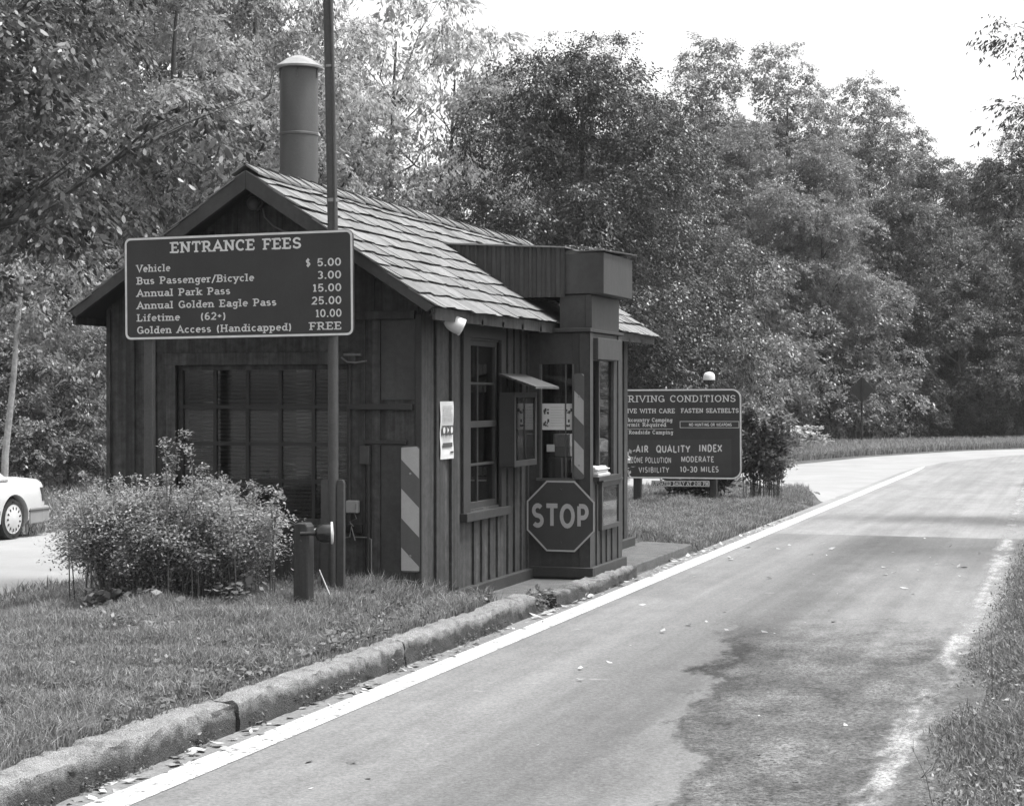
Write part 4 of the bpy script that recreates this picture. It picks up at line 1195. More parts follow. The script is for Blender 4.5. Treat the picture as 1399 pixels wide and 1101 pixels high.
# ------------------------------------------------------------------ the driving conditions sign
DV = 31.22
a_, c_ = .012967, .0126
X = lambda px: (px - 1013) * a_
Zs = lambda py: (531 - py) * c_
F = gable_frame(DV, -5.847, 2.114, .004)
t = thing('conditions_sign', (-6.9, DV, .1), 'dark DRIVING CONDITIONS board with rounded corners on the grass island behind the booth', 'conditions sign')
x0, z0 = X(840.5), -1.563
mb = MB(); mb.fpoly(F, rrect(x0, 0, z0, 0, .16, 8), -.03, 0); mb.build('panel', M['board'], t)
mb = MB(); mb.fring(F, rrect(x0 + .004, -.004, z0 + .004, -.004, .157, 8), rrect(x0 + .03, -.03, z0 + .03, -.03, .135, 8), .002, .006); mb.build('border', M['white'], t)
ln = [('DRIVING CONDITIONS', 848, 1005.6, 549.2, 539.6, .125, True), ('DRIVE WITH CARE', 845, 922.8, 564.3, 558, .17, True), ('FASTEN SEATBELTS', 931, 1009.3, 564.0, 557.8, .17, True),
      ('Backcountry Camping', 846, 919.2, 576.4, 571, .17, True), ('Permit Required', 850, 910.5, 583.0, 577.6, .17, True), ('No Roadside Camping', 847, 920, 593.4, 588, .17, True),
      ('NO HUNTING OR WEAPONS', 941.7, 999.8, 582.3, 578.2, .2, False),
      ('AIR', 868.3, 886.2, 619.2, 609.2, .19, False), ('QUALITY', 896.7, 943.4, 618.8, 608.8, .19, False), ('INDEX', 954.8, 986.7, 617.6, 607.4, .19, False),
      ('OZONE POLLUTION', 857, 917.4, 633.4, 625.4, .17, False), ('MODERATE', 930.8, 975.8, 631.8, 623.8, .17, False),
      ('VISIBILITY', 872.3, 914.4, 646.8, 639.0, .17, False), ('10-30', 929.3, 952.9, 645.8, 637.8, .17, False), ('MILES', 957.4, 982, 645.4, 637.4, .17, False)]
lettering([(s, X(p), X(q), Zs(b), (b - c) * c_, k, f) for s, p, q, b, c, k, f in ln], F, t, M['white'])
mb = MB()
bx = [(X(929.4), Zs(584.7)), (X(1009.8), Zs(584.7)), (X(1009.8), Zs(575.5)), (X(929.4), Zs(575.5))]
bi = [(bx[0][0] + .008, bx[0][1] + .008), (bx[1][0] - .008, bx[1][1] + .008), (bx[2][0] - .008, bx[2][1] - .008), (bx[3][0] + .008, bx[3][1] - .008)]
mb.fring(F, bx, bi, .001, .004); mb.fbox(F, X(846), X(920), Zs(586.4), Zs(585.9), .001, .004)
mb.build('ruled_line', M['white'], t)
mb = MB(); mb.fpoly(F, [(X(858), Zs(652.5)), (X(999), Zs(650)), (X(999), Zs(600)), (X(858), Zs(602))], .0, .0012); mb.build('index_panel', grey('index_panel', .03, .5, 3, .2), t)
mb = MB(); mb.box(-6.40, -6.29, DV + .03, DV + .13, -.05, 2.0); mb.build('post', M['oldwood'], t, bevel=.006)
mb = MB(); mb.box(-7.77, -7.63, DV + .03, DV + .13, -.05, 2.0); mb.build('post', M['oldwood'], t, bevel=.006)
F2 = gable_frame(DV - .035, -5.847, 2.114, .012)
mb = MB(); mb.fbox(F2, X(889.7), X(969.6), Zs(665.0), Zs(656.6), -.01, 0); pl = mb.build('update_strip', M['board'], t)
mb = MB()
q = [(X(890.4), Zs(664.6)), (X(968.9), Zs(664.6)), (X(968.9), Zs(657.0)), (X(890.4), Zs(657.0))]
mb.fring(F2, q, [(q[0][0] + .01, q[0][1] + .01), (q[1][0] - .01, q[1][1] + .01), (q[2][0] - .01, q[2][1] - .01), (q[3][0] + .01, q[3][1] - .01)], .001, .003); mb.build('border', M['white'], pl)
lettering([('UPDATED DAILY AT 2:00 PM', X(892), X(967.5), Zs(663.2), 5.0 * c_, .17, True)], F2, pl, M['white'])
o = Vector((-6.425, DV + .06, 2.10))
t = thing('beacon_lamp', o, 'round warning lamp with a white top and black base on the conditions sign', 'warning lamp')
mb = MB(); mb.lathe(o, (0, 0, 1), [(0, .02), (.08, .02), (.085, .07), (.10, .10), (.16, .105), (.165, .09)], 20); mb.build('base', M['black'], t, smooth=True)
mb = MB(); mb.lathe(o, (0, 0, 1), [(.165, .103), (.23, .102), (.27, .09), (.295, .06), (.305, .02), (.306, 0)], 20); mb.build('globe', M['lampwhite'], t, smooth=True)

# diamond sign seen from behind across the far road
du, dv_ = -8.83, 72.7
zg = float(terrain(du, dv_))
t = thing('warning_sign', (du, dv_, zg), 'dark diamond warning sign seen from behind across the far road', 'road sign')
Fd = FR((du, dv_, 0), (.985, -.17, 0), (0, 0, 1), (-.17, -.985, 0))
mb = MB(); mb.fpoly(Fd, [(0, 2.75), (.48, 2.22), (0, 1.69), (-.48, 2.22)], -.01, 0); mb.build('plate', M['post'], t)
mb = MB(); mb.fbox(Fd, -.04, .04, 0, 2.7, .002, .06); mb.build('post', M['trim'], t)

# ------------------------------------------------------------------ the parked car (its tail is what the photo shows)
car = thing('parked_sedan', (-16.55, 24.22, -.195), 'pale sedan parked across the exit lane with only its tail in view', 'car')
ORG[car.name] = Vector((0, 0, 0))
car.rotation_euler = (0, 0, -math.pi / 2)


def loft(secs, mb):
    k = len(secs[0])
    mb.add([p for s in secs for p in s], [(i * k + j, i * k + (j + 1) % k, (i + 1) * k + (j + 1) % k, (i + 1) * k + j) for i in range(len(secs) - 1) for j in range(k)] + [tuple(range(k)), tuple(range((len(secs) - 1) * k, len(secs) * k))])


def body_sec(x, w, zb, zt, crown=.03):
    h = zt - zb
    half = [(w * .90, zb), (w * .985, zb + h * .10), (w, zb + h * .35), (w * .995, zb + h * .60), (w * .975, zb + h * .80), (w * .93, zb + h * .93), (w * .84, zt), (w * .4, zt + crown)]
    return [(x, y, z) for y, z in half] + [(x, -y, z) for y, z in reversed(half)]


mb = MB()
loft([body_sec(-.93, .76, .36, .80, .01), body_sec(-.90, .80, .33, .86, .01), body_sec(-.84, .82, .28, .885), body_sec(-.6, .845, .22, .895), body_sec(-.3, .855, .2, .90), body_sec(.2, .86, .19, .905), body_sec(1.1, .86, .19, .90), body_sec(2.1, .855, .19, .89), body_sec(2.7, .85, .2, .85), body_sec(3.2, .82, .24, .79), body_sec(3.45, .76, .3, .72), body_sec(3.52, .70, .34, .66, .01)], mb)
body = mb.build('body', M['paint'], car, smooth=True)
cut = MB()
for x in (0, 2.62): cut.lathe((x, -1.1, .31), (0, 1, 0), [(0, .375), (2.2, .375)], 32)
co = cut.build('wheel_cut', M['paint'])
bo = body.modifiers.new('arch', 'BOOLEAN'); bo.operation = 'DIFFERENCE'; bo.object = co; bo.solver = 'EXACT'
bpy.context.view_layer.update()
dg = bpy.context.evaluated_depsgraph_get()
# evaluate in the car's own frame: cutter has no parent, so move it with the car first
co.matrix_world = body.matrix_world.copy()
bpy.context.view_layer.update()
me = bpy.data.meshes.new_from_object(body.evaluated_get(bpy.context.evaluated_depsgraph_get()))
body.modifiers.clear(); body.data = me
bpy.data.objects.remove(co)
for x in (0, 2.62):
    for y in (.55, -.55):
        mb = MB(); mb.lathe((x, y - .2, .33), (0, 1, 0), [(0, .36), (.36, .36)], 24)
        mb.build('wheel_well', M['black'], car)
mb = MB()
gh = lambda x, w, z: [(x, w, z), (x, -w, z)]
base = [(.02, .80), (2.2, .78)]
roofp = [(.62, .60), (1.55, .60)]
v8 = [(.02, .80, .89), (2.2, .80, .89), (2.2, -.80, .89), (.02, -.80, .89), (.66, .60, 1.36), (1.5, .60, 1.36), (1.5, -.60, 1.36), (.66, -.60, 1.36), (.8, .5, 1.395), (1.4, .5, 1.395), (1.4, -.5, 1.395), (.8, -.5, 1.395)]
mb.add(v8, [(0, 1, 5, 4), (1, 2, 6, 5), (2, 3, 7, 6), (3, 0, 4, 7), (4, 5, 9, 8), (5, 6, 10, 9), (6, 7, 11, 10), (7, 4, 8, 11), (8, 9, 10, 11), (3, 2, 1, 0)])
mb.build('cabin', M['paint'], car, bevel=.03)


def lerp(a, b, t): return tuple(a[i] + (b[i] - a[i]) * t for i in range(3))


def pane(q, name, s0=.1, s1=.9, t0=.1, t1=.88, off=.004):
    a, b, c, d = [Vector(p) for p in q]
    n = (b - a).cross(d - a).normalized() * off
    P = lambda s, tt: tuple((a + (b - a) * s) * (1 - tt) + (d + (c - d) * s) * tt + n)
    mb = MB(); p = [P(s0, t0), P(s1, t0), P(s1, t1), P(s0, t1)]
    mb.add(p, [(0, 1, 2, 3)]); mb.build(name, M['carglass'], car)


pane([v8[1], v8[0], v8[4], v8[5]], 'side_window', .06, .47); pane([v8[1], v8[0], v8[4], v8[5]], 'side_window', .50, .84)
pane([v8[2], v8[3], v8[7], v8[6]], 'side_window', .06, .47, off=-.004); pane([v8[0], v8[3], v8[7], v8[4]], 'rear_window', .08, .92); pane([v8[2], v8[1], v8[5], v8[6]], 'windscreen', .06, .94)
mb = MB()
def bump_sec(x, w, z0, z1): return [(x, w, z0), (x, w, z1), (x, -w, z1), (x, -w, z0)]
mb_ = [bump_sec(-.40, .862, .20, .47), bump_sec(-.75, .868, .21, .47), bump_sec(-.97, .84, .22, .47), bump_sec(-1.05, .74, .24, .465)]
loft(mb_, mb)
mb.build('bumper', M['rubber'], car, bevel=.02)
mb = MB(); loft([bump_sec(3.1, .85, .2, .5), bump_sec(3.4, .82, .22, .5), bump_sec(3.6, .7, .24, .48)], mb); mb.build('bumper', M['rubber'], car, bevel=.02)
mb = MB(); loft([bump_sec(-.385, .872, .40, .425), bump_sec(-.75, .876, .40, .425), bump_sec(-.975, .848, .40, .425), bump_sec(-1.06, .75, .40, .425)], mb); mb.build('bumper_strip', M['post'], car)
mb = MB(); mb.box(.4, 2.2, .858, .872, .40, .46); mb.build('side_moulding', M['rubber'], car, bevel=.004)
for s in (1, -1):
    mb = MB()
    mb.add([(-.80, s * .835, .55), (-.905, s * .81, .55), (-.945, s * .76, .55), (-.945, s * .40, .55), (-.77, s * .835, .76), (-.875, s * .805, .76), (-.915, s * .75, .76), (-.915, s * .40, .76),
            (-.6, s * .6, .55), (-.6, s * .6, .76)], [(0, 1, 5, 4), (1, 2, 6, 5), (2, 3, 7, 6), (0, 4, 9, 8), (3, 8, 9, 7), (4, 5, 6, 7, 9), (0, 8, 3, 2, 1)])
    mb.build('tail_light', M['tail'], car)
    mb = MB(); mb.box(3.42, 3.5, min(s * .45, s * .72), max(s * .45, s * .72), .56, .68); mb.build('headlight', M['lampwhite'], car, bevel=.01)
for x in (0, 2.62):
    for s in (1, -1):
        mb = MB(); y = s * .72
        mb.lathe((x, y - s * .10, .31), (0, s, 0), [(0, .2), (0, .295), (.02, .31), (.17, .31), (.195, .295), (.20, .255), (.19, .215)], 40)
        w = mb.build('wheel', M['tyre'], car, smooth=True)
        mb = MB(); mb.lathe((x, y + s * .055, .31), (0, s, 0), [(0, .222), (.05, .222), (.045, .20), (.058, .17), (.066, .10), (.075, .06), (.078, 0)], 40)
        rm = mb.build('rim', M['rim'], w, smooth=True)
        mb = MB()
        for k in range(13):
            a = 2 * math.pi * k / 13
            c, q = math.cos(a), math.sin(a)
            pts = []
            for e in range(10):
                th_ = 2 * math.pi * e / 10
                rr, tt = .165 + .028 * math.cos(th_), .017 * math.sin(th_)
                pts.append((x + rr * c - tt * q, y + s * .1165, .31 + rr * q + tt * c))
            mb.add(pts, [tuple(range(10))])
        mb.build('slots', M['black'], rm)

# ------------------------------------------------------------------ vegetation
def unit(a): return a / np.maximum(np.linalg.norm(a, axis=-1, keepdims=True), 1e-9)


def leaf_quads(b, d, n, L, W, fold=.18, hexa=False):
    """folded leaf blades: base b, direction d, normal n, length L, width W (arrays)"""
    d = unit(d); s = unit(np.cross(n, d)); n = np.cross(d, s)
    L = np.asarray(L)[..., None]; W = np.asarray(W)[..., None]
    m = b + d * L * .45
    if hexa:
        m1, m2 = b + d * L * .27, b + d * L * .66 - n * L * .03
        e = n * W * fold
        return np.stack([b, m1 + s * W * .42 - e, m2 + s * W * .40 - e, b + d * L - n * L * .12, m2 - s * W * .40 - e, m1 - s * W * .42 - e], -2)
    return np.stack([b, m + s * W / 2 - n * W * fold, b + d * L - n * L * .12, m - s * W / 2 - n * W * fold], -2)


def clumps(K, n, R, L, W, droop=.35, seed=0, flat=.18, twigs=7, hexa=False):
    """K variants of a leafy spray: twigs fanning out from the origin along +x, leaves on both sides"""
    g = np.random.default_rng(seed)
    ta = g.uniform(-1.9, 1.9, (K, twigs)); tz = g.normal(0, .28, (K, twigs)); tl = g.uniform(.55, 1, (K, twigs)) * R
    ti = g.integers(0, twigs, (K, n))
    k = np.arange(K)[:, None]
    a, z0, tlen = ta[k, ti], tz[k, ti], tl[k, ti]
    r = np.sqrt(g.uniform(.02, 1, (K, n))) * tlen
    pos = np.stack([np.cos(a) * r, np.sin(a) * r, z0 * r - droop * r * r / R], -1) + g.normal(0, flat * R * .35, (K, n, 3))
    da = a + g.choice([-1, 1], (K, n)) * g.uniform(.3, 1.1, (K, n))
    d = np.stack([np.cos(da), np.sin(da), g.normal(-.25 - droop * .7, .3, (K, n))], -1)
    nn = np.stack([g.normal(0, .42, (K, n)), g.normal(0, .42, (K, n)), np.ones((K, n))], -1)
    sz = g.uniform(.65, 1.25, (K, n))
    return leaf_quads(pos, d, nn, L * sz, W * sz, hexa=hexa)


def place_clumps(CL, P, az, pitch, scale, g):
    """copies of the sprays at points P turned by az about z after tipping by pitch"""
    n = len(P)
    C = CL[g.integers(0, len(CL), n)]
    cp, sp = np.cos(pitch), np.sin(pitch); ca, sa = np.cos(az), np.sin(az)
    x, y, z = C[..., 0], C[..., 1], C[..., 2]
    e = (slice(None), None, None)
    x2, z2 = x * cp[e] + z * sp[e], -x * sp[e] + z * cp[e]
    X, Y = x2 * ca[e] - y * sa[e], x2 * sa[e] + y * ca[e]
    V = np.stack([X, Y, z2], -1) * scale[:, None, None, None] + P[:, None, None, :]
    return V.reshape(-1, V.shape[2], 3)


def crown_quads(lobes, per, CL, g, down=.35):
    out = []
    for (cx, cy, cz, r) in lobes:
        k = max(6, int(per * .92 * (r / 1.5) ** 2))
        d = unit(g.normal(0, 1, (k * 2, 3)))
        keep = (d[:, 2] > -.35) | (g.random(k * 2) < down)
        d = d[keep][:k]
        k = len(d)
        rad = r * np.where(g.random(k) < .25, g.uniform(.2, .75, k), g.uniform(.78, 1.12, k))
        P = np.array([cx, cy, cz]) + d * rad[:, None] * np.array([1, 1, .70])
        az = np.arctan2(d[:, 1], d[:, 0]) + g.normal(0, .5, k)
        pitch = .25 - d[:, 2] * .55 + g.normal(0, .22, k)
        out.append(place_clumps(CL, P, az, pitch, g.uniform(.7, 1.3, k), g))
    return np.concatenate(out)


def trunk_mesh(H, r, lobes, g, lean=(0, 0), limbs=None):
    mb = MB()
    n = 9
    path = []
    for i in range(n + 1):
        t = i / n
        path.append(Vector((lean[0] * t + .12 * math.sin(t * 5 + H), lean[1] * t + .10 * math.cos(t * 4 + H) - .10 * math.cos(H), H * .86 * t)))
    rad = [r * (1.35 if i == 0 else 1) * (1 - .82 * (i / n)) for i in range(n + 1)]
    mb.tube(path, rad, 9)
    for (cx, cy, cz, lr) in lobes[:limbs]:
        h = max(.22, min(.85, (cz - .28 * math.hypot(cx, cy) - lr * .5) / (H * .86)))
        i = h * n; a = path[int(i)].lerp(path[min(n, int(i) + 1)], i - int(i))
        b = Vector((cx, cy, cz + lr * .2))
        m1 = a.lerp(b, .4) + Vector((g.normal(0, .12), g.normal(0, .12), -.05 * (b - a).length)); m2 = a.lerp(b, .72) + Vector((g.normal(0, .1), g.normal(0, .1), .0))
        r0 = r * (1 - .8 * h) * .5
        mb.tube([a, m1, m2, b], [r0, r0 * .75, r0 * .5, r0 * .2], 6, cap=False)
        for _ in range(2):
            e = b + Vector((g.normal(0, .6) * lr, g.normal(0, .6) * lr, g.normal(.2, .4) * lr))
            mb.tube([m2, m2.lerp(e, .5) + Vector((0, 0, .06)), e], [r0 * .4, r0 * .25, r0 * .1], 5, cap=False)
    return mb


def envelope(H, z0, R, n, rmin, rmax, g, power=.8, peak=.45):
    lobes = []
    for i in range(n):
        t = (i + g.random()) / n
        z = z0 + (H - z0) * t
        w = (math.sin(math.pi * min(1, max(0.06, (t ** power) * .86 + .14)))) ** .7
        a = i * 2.4 + g.normal(0, .4)
        q = R * w * math.sqrt(g.uniform(.08, 1))
        lobes.append((q * math.cos(a), q * math.sin(a), z, g.uniform(rmin, rmax) * (1 - .35 * t)))
    return lobes


PROTO = {}


def proto(key, H, z0, R, n, rmin, rmax, per, CL, r, seed, limbs=None, power=.8, extra=(), down=.35):
    g = np.random.default_rng(seed)
    lobes = envelope(H, z0, R, n, rmin, rmax, g, power) + list(extra)
    Q = crown_quads(lobes, per, CL, g, down)
    PROTO[key] = dict(H=H, Q=Q, lobes=lobes, r=r, seed=seed, limbs=limbs, cm=None, tm=None)


FAR = clumps(14, 170, .85, .112, .058, .35, 1)
FARD = clumps(14, 180, .9, .108, .056, .55, 2, flat=.25)
AIR = clumps(14, 60, .8, .19, .065, .75, 3, flat=.22)
NEAR = clumps(16, 100, .56, .092, .043, .45, 4, flat=.16, hexa=True)
UND = clumps(12, 110, .55, .085, .044, .40, 5)
LOC = clumps(12, 70, .55, .085, .030, .5, 6, flat=.08, twigs=9)

proto('oak', 15.0, 3.2, 4.2, 19, 1.5, 2.5, 44, FAR, .22, 11, 16)
proto('tall', 17.0, 4.0, 3.5, 25, .9, 1.8, 34, FAR, .20, 12, 16, power=.7)
proto('vine', 13.0, 1.0, 4.4, 24, 1.6, 2.6, 46, FARD, .28, 13, 14, power=1.0)
proto('airy', 14.0, 3.0, 3.8, 24, .9, 1.5, 24, AIR, .17, 14, 22, power=.8)
proto('near', 10.0, 1.6, 3.0, 26, .9, 1.5, 46, NEAR, .16, 15, 18)
proto('under', 4.0, .6, 1.5, 14, .7, 1.1, 30, UND, .06, 16, 10, power=.9)
proto('over', 10.0, 5.2, 3.5, 24, .9, 1.4, 46, NEAR, .2, 18, 20)

tree_no = [0]


def tree(key, u, v, sc_, rot, label, mat='leaf', name='broadleaf_tree', group=None, bark='bark', sz=None, cat='tree', zoff=0.0):
    p = PROTO[key]
    z = float(terrain(u, v)) - .08 + zoff
    t = thing(name, (u, v, z), label, cat, group)
    t.rotation_euler = (0, 0, rot); t.scale = (sc_, sc_, sz or sc_)
    ORG[t.name] = Vector((0, 0, 0))
    if p['cm'] is None:
        c = quads_object('crown', p['Q'], M[mat], t, nv=p['Q'].shape[1])
        p['cm'] = c
        g = np.random.default_rng(p['seed'] + 50)
        k = trunk_mesh(p['H'], p['r'], p['lobes'], g, limbs=p['limbs']).build('trunk', M[bark], t, smooth=True)
        p['tm'] = k
        p['Q'] = None
    else:
        c = p['cm'].copy(); COL.objects.link(c); c.parent = t
        k = p['tm'].copy(); COL.objects.link(k); k.parent = t
    for o, m in ((c, M[mat]), (k, M[bark])):
        o.material_slots[0].link = 'OBJECT'; o.material_slots[0].material = m
    return t


CH, SH = math.cos(HEAD), math.sin(HEAD)


def bear(px, dist):
    """ground point `dist` metres out along the view axis at the photo column px"""
    x = (px - 699.5) / 2500 * dist
    return x * CH - dist * SH, x * SH + dist * CH


rt = random.Random(21)


def plant(key, px, dist, s, label, **kw):
    u, v = bear(px, dist)
    return tree(key, u, v, s, rt.uniform(0, 6.28), label, **kw)


# --- close to the booth on the left: the overhanging tree with shade put into its leaf colour and the row across the exit lane
plant('over', -130, 20, 1.0, 'near shade-coloured tree overhanging the top left corner', mat='leafdark_shaded', zoff=-1.1)
plant('near', 120, 44, 1.25, 'leafy tree across the exit lane straight above the car', mat='leaf')
plant('near', -40, 38, 1.15, 'leafy tree behind the parked car at the left edge', mat='leaf')
plant('near', 250, 46, 1.35, 'leafy tree behind the left slope of the booth roof', mat='leaflit')
plant('near', 350, 52, 1.45, 'leafy tree directly behind the flue pipe', mat='leaf')
G1 = 'undergrowth shrubs across the exit lane'
for px, d, s in ((-60, 36, .95), (30, 36.5, .8), (90, 38, .9), (150, 40, 1.0), (215, 42, 1.1), (300, 44, 1.1), (400, 47, 1.2), (500, 50, 1.2), (590, 52, 1.2), (-10, 40, 1.3), (120, 45, 1.4)):
    plant('under', px, d, s, 'leafy undergrowth shrub at the edge of the wood across the exit lane', name='understory_shrub', group=G1, cat='shrub', mat='leaf')
for px, d, s, m in ((440, 55, 1.0, 'leaflit'), (540, 60, 1.12, 'leaflit'), (620, 62, 1.05, 'leaflit')):  # backlight put into a brighter leaf colour
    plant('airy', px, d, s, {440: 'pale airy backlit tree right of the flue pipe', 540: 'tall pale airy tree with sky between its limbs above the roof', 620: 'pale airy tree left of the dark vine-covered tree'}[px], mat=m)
G2 = 'trees deep in the left wood'
for px, d, s, k in ((-120, 50, 1.1, 'oak'), (40, 52, 1.1, 'oak'), (190, 58, 1.2, 'tall'), (-20, 62, 1.2, 'tall'), (330, 66, 1.15, 'oak'), (470, 80, 1.0, 'tall'), (-180, 58, 1.2, 'oak'), (110, 66, 1.3, 'oak'), (250, 74, 1.3, 'tall')):
    plant(k, px, d, s, 'tall leafy tree standing deep in the wood on the left', group=G2, mat='leaf')
# pale leaning trunk at the left edge
mb = MB(); u, v = bear(4, 31)
zz = float(terrain(u, v))
mb.tube([(u, v, zz - .1), (u + .05, v, zz + 1.2), (u + .20, v, zz + 2.4), (u + .30, v + .1, zz + 4.2)], [.07, .06, .05, .04], 9)
t = thing('leaning_tree', (u, v, zz), 'slim pale leaning tree trunk beside the parked car', 'tree')
mb.build('trunk', M['palebark'], t, smooth=True)
g = np.random.default_rng(5)
quads_object('crown', crown_quads([(u + .3, v - .3, zz + 3.3, .6), (u + .9, v + .1, zz + 3.7, .7), (u - .3, v, zz + 3.9, .8), (u + .3, v, zz + 4.4, .8)], 40, NEAR, g), M['leaf'], t, nv=6)

# --- centre: the big dark vine-covered tree
plant('vine', 795, 55, .94, 'big dark vine-covered tree rising behind the service bay', mat='leafdark_shaded')
plant('vine', 880, 62, .86, 'dark rounded tree right beside the vine-covered one', mat='leafdark_shaded')
plant('oak', 690, 66, .88, 'mid-toned tree between the airy trees and the vine-covered tree', mat='leafdark_shaded')
G3 = 'understory trees behind the booth and the conditions sign'
for px, d, s in ((650, 56, 1.1), (720, 54, 1.2), (860, 60, 1.35), (905, 58, 1.2), (950, 62, 1.4), (1000, 64, 1.3), (880, 66, 1.9), (960, 70, 2.0), (1050, 72, 1.7)):
    plant('under', px, d, s, 'low bushy understory tree behind the booth and conditions sign', name='understory_shrub', group=G3, cat='shrub', mat='leaf')
# --- the wall of trees across the far road
for px, d, s, k, lab in ((960, 80, 1.02, 'tall', 'tall rounded tree with a thin upright spray left of the forest'), (1075, 82, 1.02, 'tall', 'tallest pale-topped tree in the middle of the forest wall'),
                         (1185, 88, 1.0, 'tall', 'open-topped tree with separate tufts right of the tallest one'), (1010, 76, .86, 'oak', 'broad mid-height tree before the tallest tree'),
                         (1120, 78, .84, 'oak', 'broad bushy tree above the diamond sign'), (1275, 92, .90, 'oak', 'rounded tree on the falling skyline at the right'),
                         (1340, 96, .92, 'oak', 'low-topped dark tree near the right edge'), (1400, 94, .95, 'tall', 'dark tree cut by the right edge across the road')):
    plant(k, px, d, s, lab, mat='leaf' if px < 1200 else 'leafdark_shaded')  # right-hand crowns darkened by leaf colour to stand for forest shade
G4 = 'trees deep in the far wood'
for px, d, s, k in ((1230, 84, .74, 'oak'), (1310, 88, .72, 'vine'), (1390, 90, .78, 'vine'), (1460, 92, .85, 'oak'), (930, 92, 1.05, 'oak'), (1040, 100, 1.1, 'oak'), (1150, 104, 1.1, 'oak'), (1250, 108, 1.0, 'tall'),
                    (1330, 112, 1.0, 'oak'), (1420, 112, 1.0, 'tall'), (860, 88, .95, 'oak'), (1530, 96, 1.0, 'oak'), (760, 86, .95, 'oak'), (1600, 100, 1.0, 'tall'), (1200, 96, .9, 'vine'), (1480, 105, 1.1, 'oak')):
    plant(k, px, d, s, 'leafy tree standing deep in the wood beyond the far road', group=G4, mat='leaf' if px < 1180 else 'leafdark_shaded')  # shade of the deep right wood put into the leaf colour
G5 = 'understory shrubs along the far road'
for px, d, s in ((1040, 74, 1.2), (1085, 75, 1.4), (1130, 76, 1.15), (1165, 77, 1.5), (1195, 78, 1.25), (1250, 84, .8), (1300, 88, .75), (1345, 90, .8), (1395, 92, .9), (1440, 90, 1.2), (1100, 80, 1.9), (1500, 90, 1.8)):
    plant('under', px, d, s, 'shady understory shrub at the foot of the trees along the far road', name='understory_shrub', group=G5, cat='shrub', mat='leaf' if px < 1230 else 'leafdark_shaded')  # right-hand shrubs get their shade from the darker leaf colour
# --- the near tree whose boughs reach in at the upper right
u0, v0 = bear(1610, 28)
bl = []
for px, py, r in ((1385, 12, .38), (1430, 30, .6), (1480, 60, .8), (1395, 128, .30), (1445, 150, .55), (1392, 222, .42), (1430, 270, .6), (1395, 318, .42), (1450, 370, .7), (1500, 220, .9), (1540, 120, 1.0), (1530, 330, 1.0), (1620, 150, 1.1), (1600, 300, 1.0)):
    du = (px - 1610) * .0112
    bl.append((du * CH, -du * SH + rt.uniform(-.4, .4), 2 - (py - 540) * .0112 - float(terrain(u0, v0)), r))
g = np.random.default_rng(41)
PROTO['bough'] = dict(H=9.5, Q=crown_quads(bl, 60, LOC, g), lobes=bl, r=.13, seed=41, limbs=14, cm=None, tm=None)
tree('bough', u0, v0, 1.0, 0.0, 'fine-leaved tree whose boughs reach in at the upper right corner', mat='leafdark_shaded')
plant('under', 1560, 40, 1.0, 'leafy shrub peeping in at the right edge above the road', name='understory_shrub', cat='shrub', mat='leaf')


# --- shrubs made of arching stems
def arching_shrub(name, label, u, v, rx, ry, h, stems, leaves, L, W, mat, seed, tall=0, arch=.45, cat='bush', lowest=.2):
    g = np.random.default_rng(seed)
    z = float(terrain(u, v))
    t = thing(name, (u, v, z), label, cat)
    mb = MB(); Q = []
    for s in range(stems):
        a = g.uniform(0, 6.283); q = math.sqrt(g.random())
        bx, by = u + rx * .55 * q * math.cos(a), v + ry * .55 * q * math.sin(a)
        a2 = a + g.normal(0, .5)
        hh = h * g.uniform(.40, 1.06) * (1 - .10 * q * q)
        out = q * g.uniform(.3, 1.15)
        ex, ey = u + rx * (q * .5 + out * .55) * math.cos(a2), v + ry * (q * .5 + out * .55) * math.sin(a2)
        if s < tall: hh = h * (g.uniform(1.15, 1.5) if s < 5 else g.uniform(.85, 1.10)); bx, by = u + rx * .9 * q * math.cos(a), v + ry * .8 * q * math.sin(a); ex, ey = bx + g.normal(0, .20), by + g.normal(0, .15)
        P0, P3 = np.array([bx, by, z - .03]), np.array([ex, ey, z + hh * (.80 if s >= tall else 1)])
        P1 = np.array([bx + (ex - bx) * .12, by + (ey - by) * .12, z + hh * .55]); P2 = np.array([bx + (ex - bx) * .55, by + (ey - by) * .55, z + hh * (1.0 + arch * .3)])
        tt = np.linspace(0, 1, 7)[:, None]
        B = (1 - tt) ** 3 * P0 + 3 * (1 - tt) ** 2 * tt * P1 + 3 * (1 - tt) * tt ** 2 * P2 + tt ** 3 * P3
        mb.tube([tuple(p) for p in B], [.007, .006, .0055, .005, .004, .003, .002], 4, cap=False)
        n = leaves if s >= tall else int(leaves * .6)
        w = g.uniform(.0, 1, n) ** .6 if s >= tall else g.uniform(.3, 1, n)
        w = (lowest + (1.02 - lowest) * w)[:, None]
        P = (1 - w) ** 3 * P0 + 3 * (1 - w) ** 2 * w * P1 + 3 * (1 - w) * w ** 2 * P2 + w ** 3 * P3
        sp = .062 if s >= tall else .022
        P = P + g.normal(0, sp, (n, 3)) * np.array([1, 1, .8])
        d = np.concatenate([g.normal(0, 1, (n, 2)), g.normal(.15, .45, (n, 1))], 1)
        nn = np.concatenate([g.normal(0, .5, (n, 2)), np.ones((n, 1))], 1)
        k = g.uniform(.6, 1.3, n)
        Q.append(leaf_quads(P, d, nn, L * k, W * k))
    mb.build('stems', M['stem'], t)
    quads_object('foliage', np.concatenate(Q), M[mat], t)
    return t


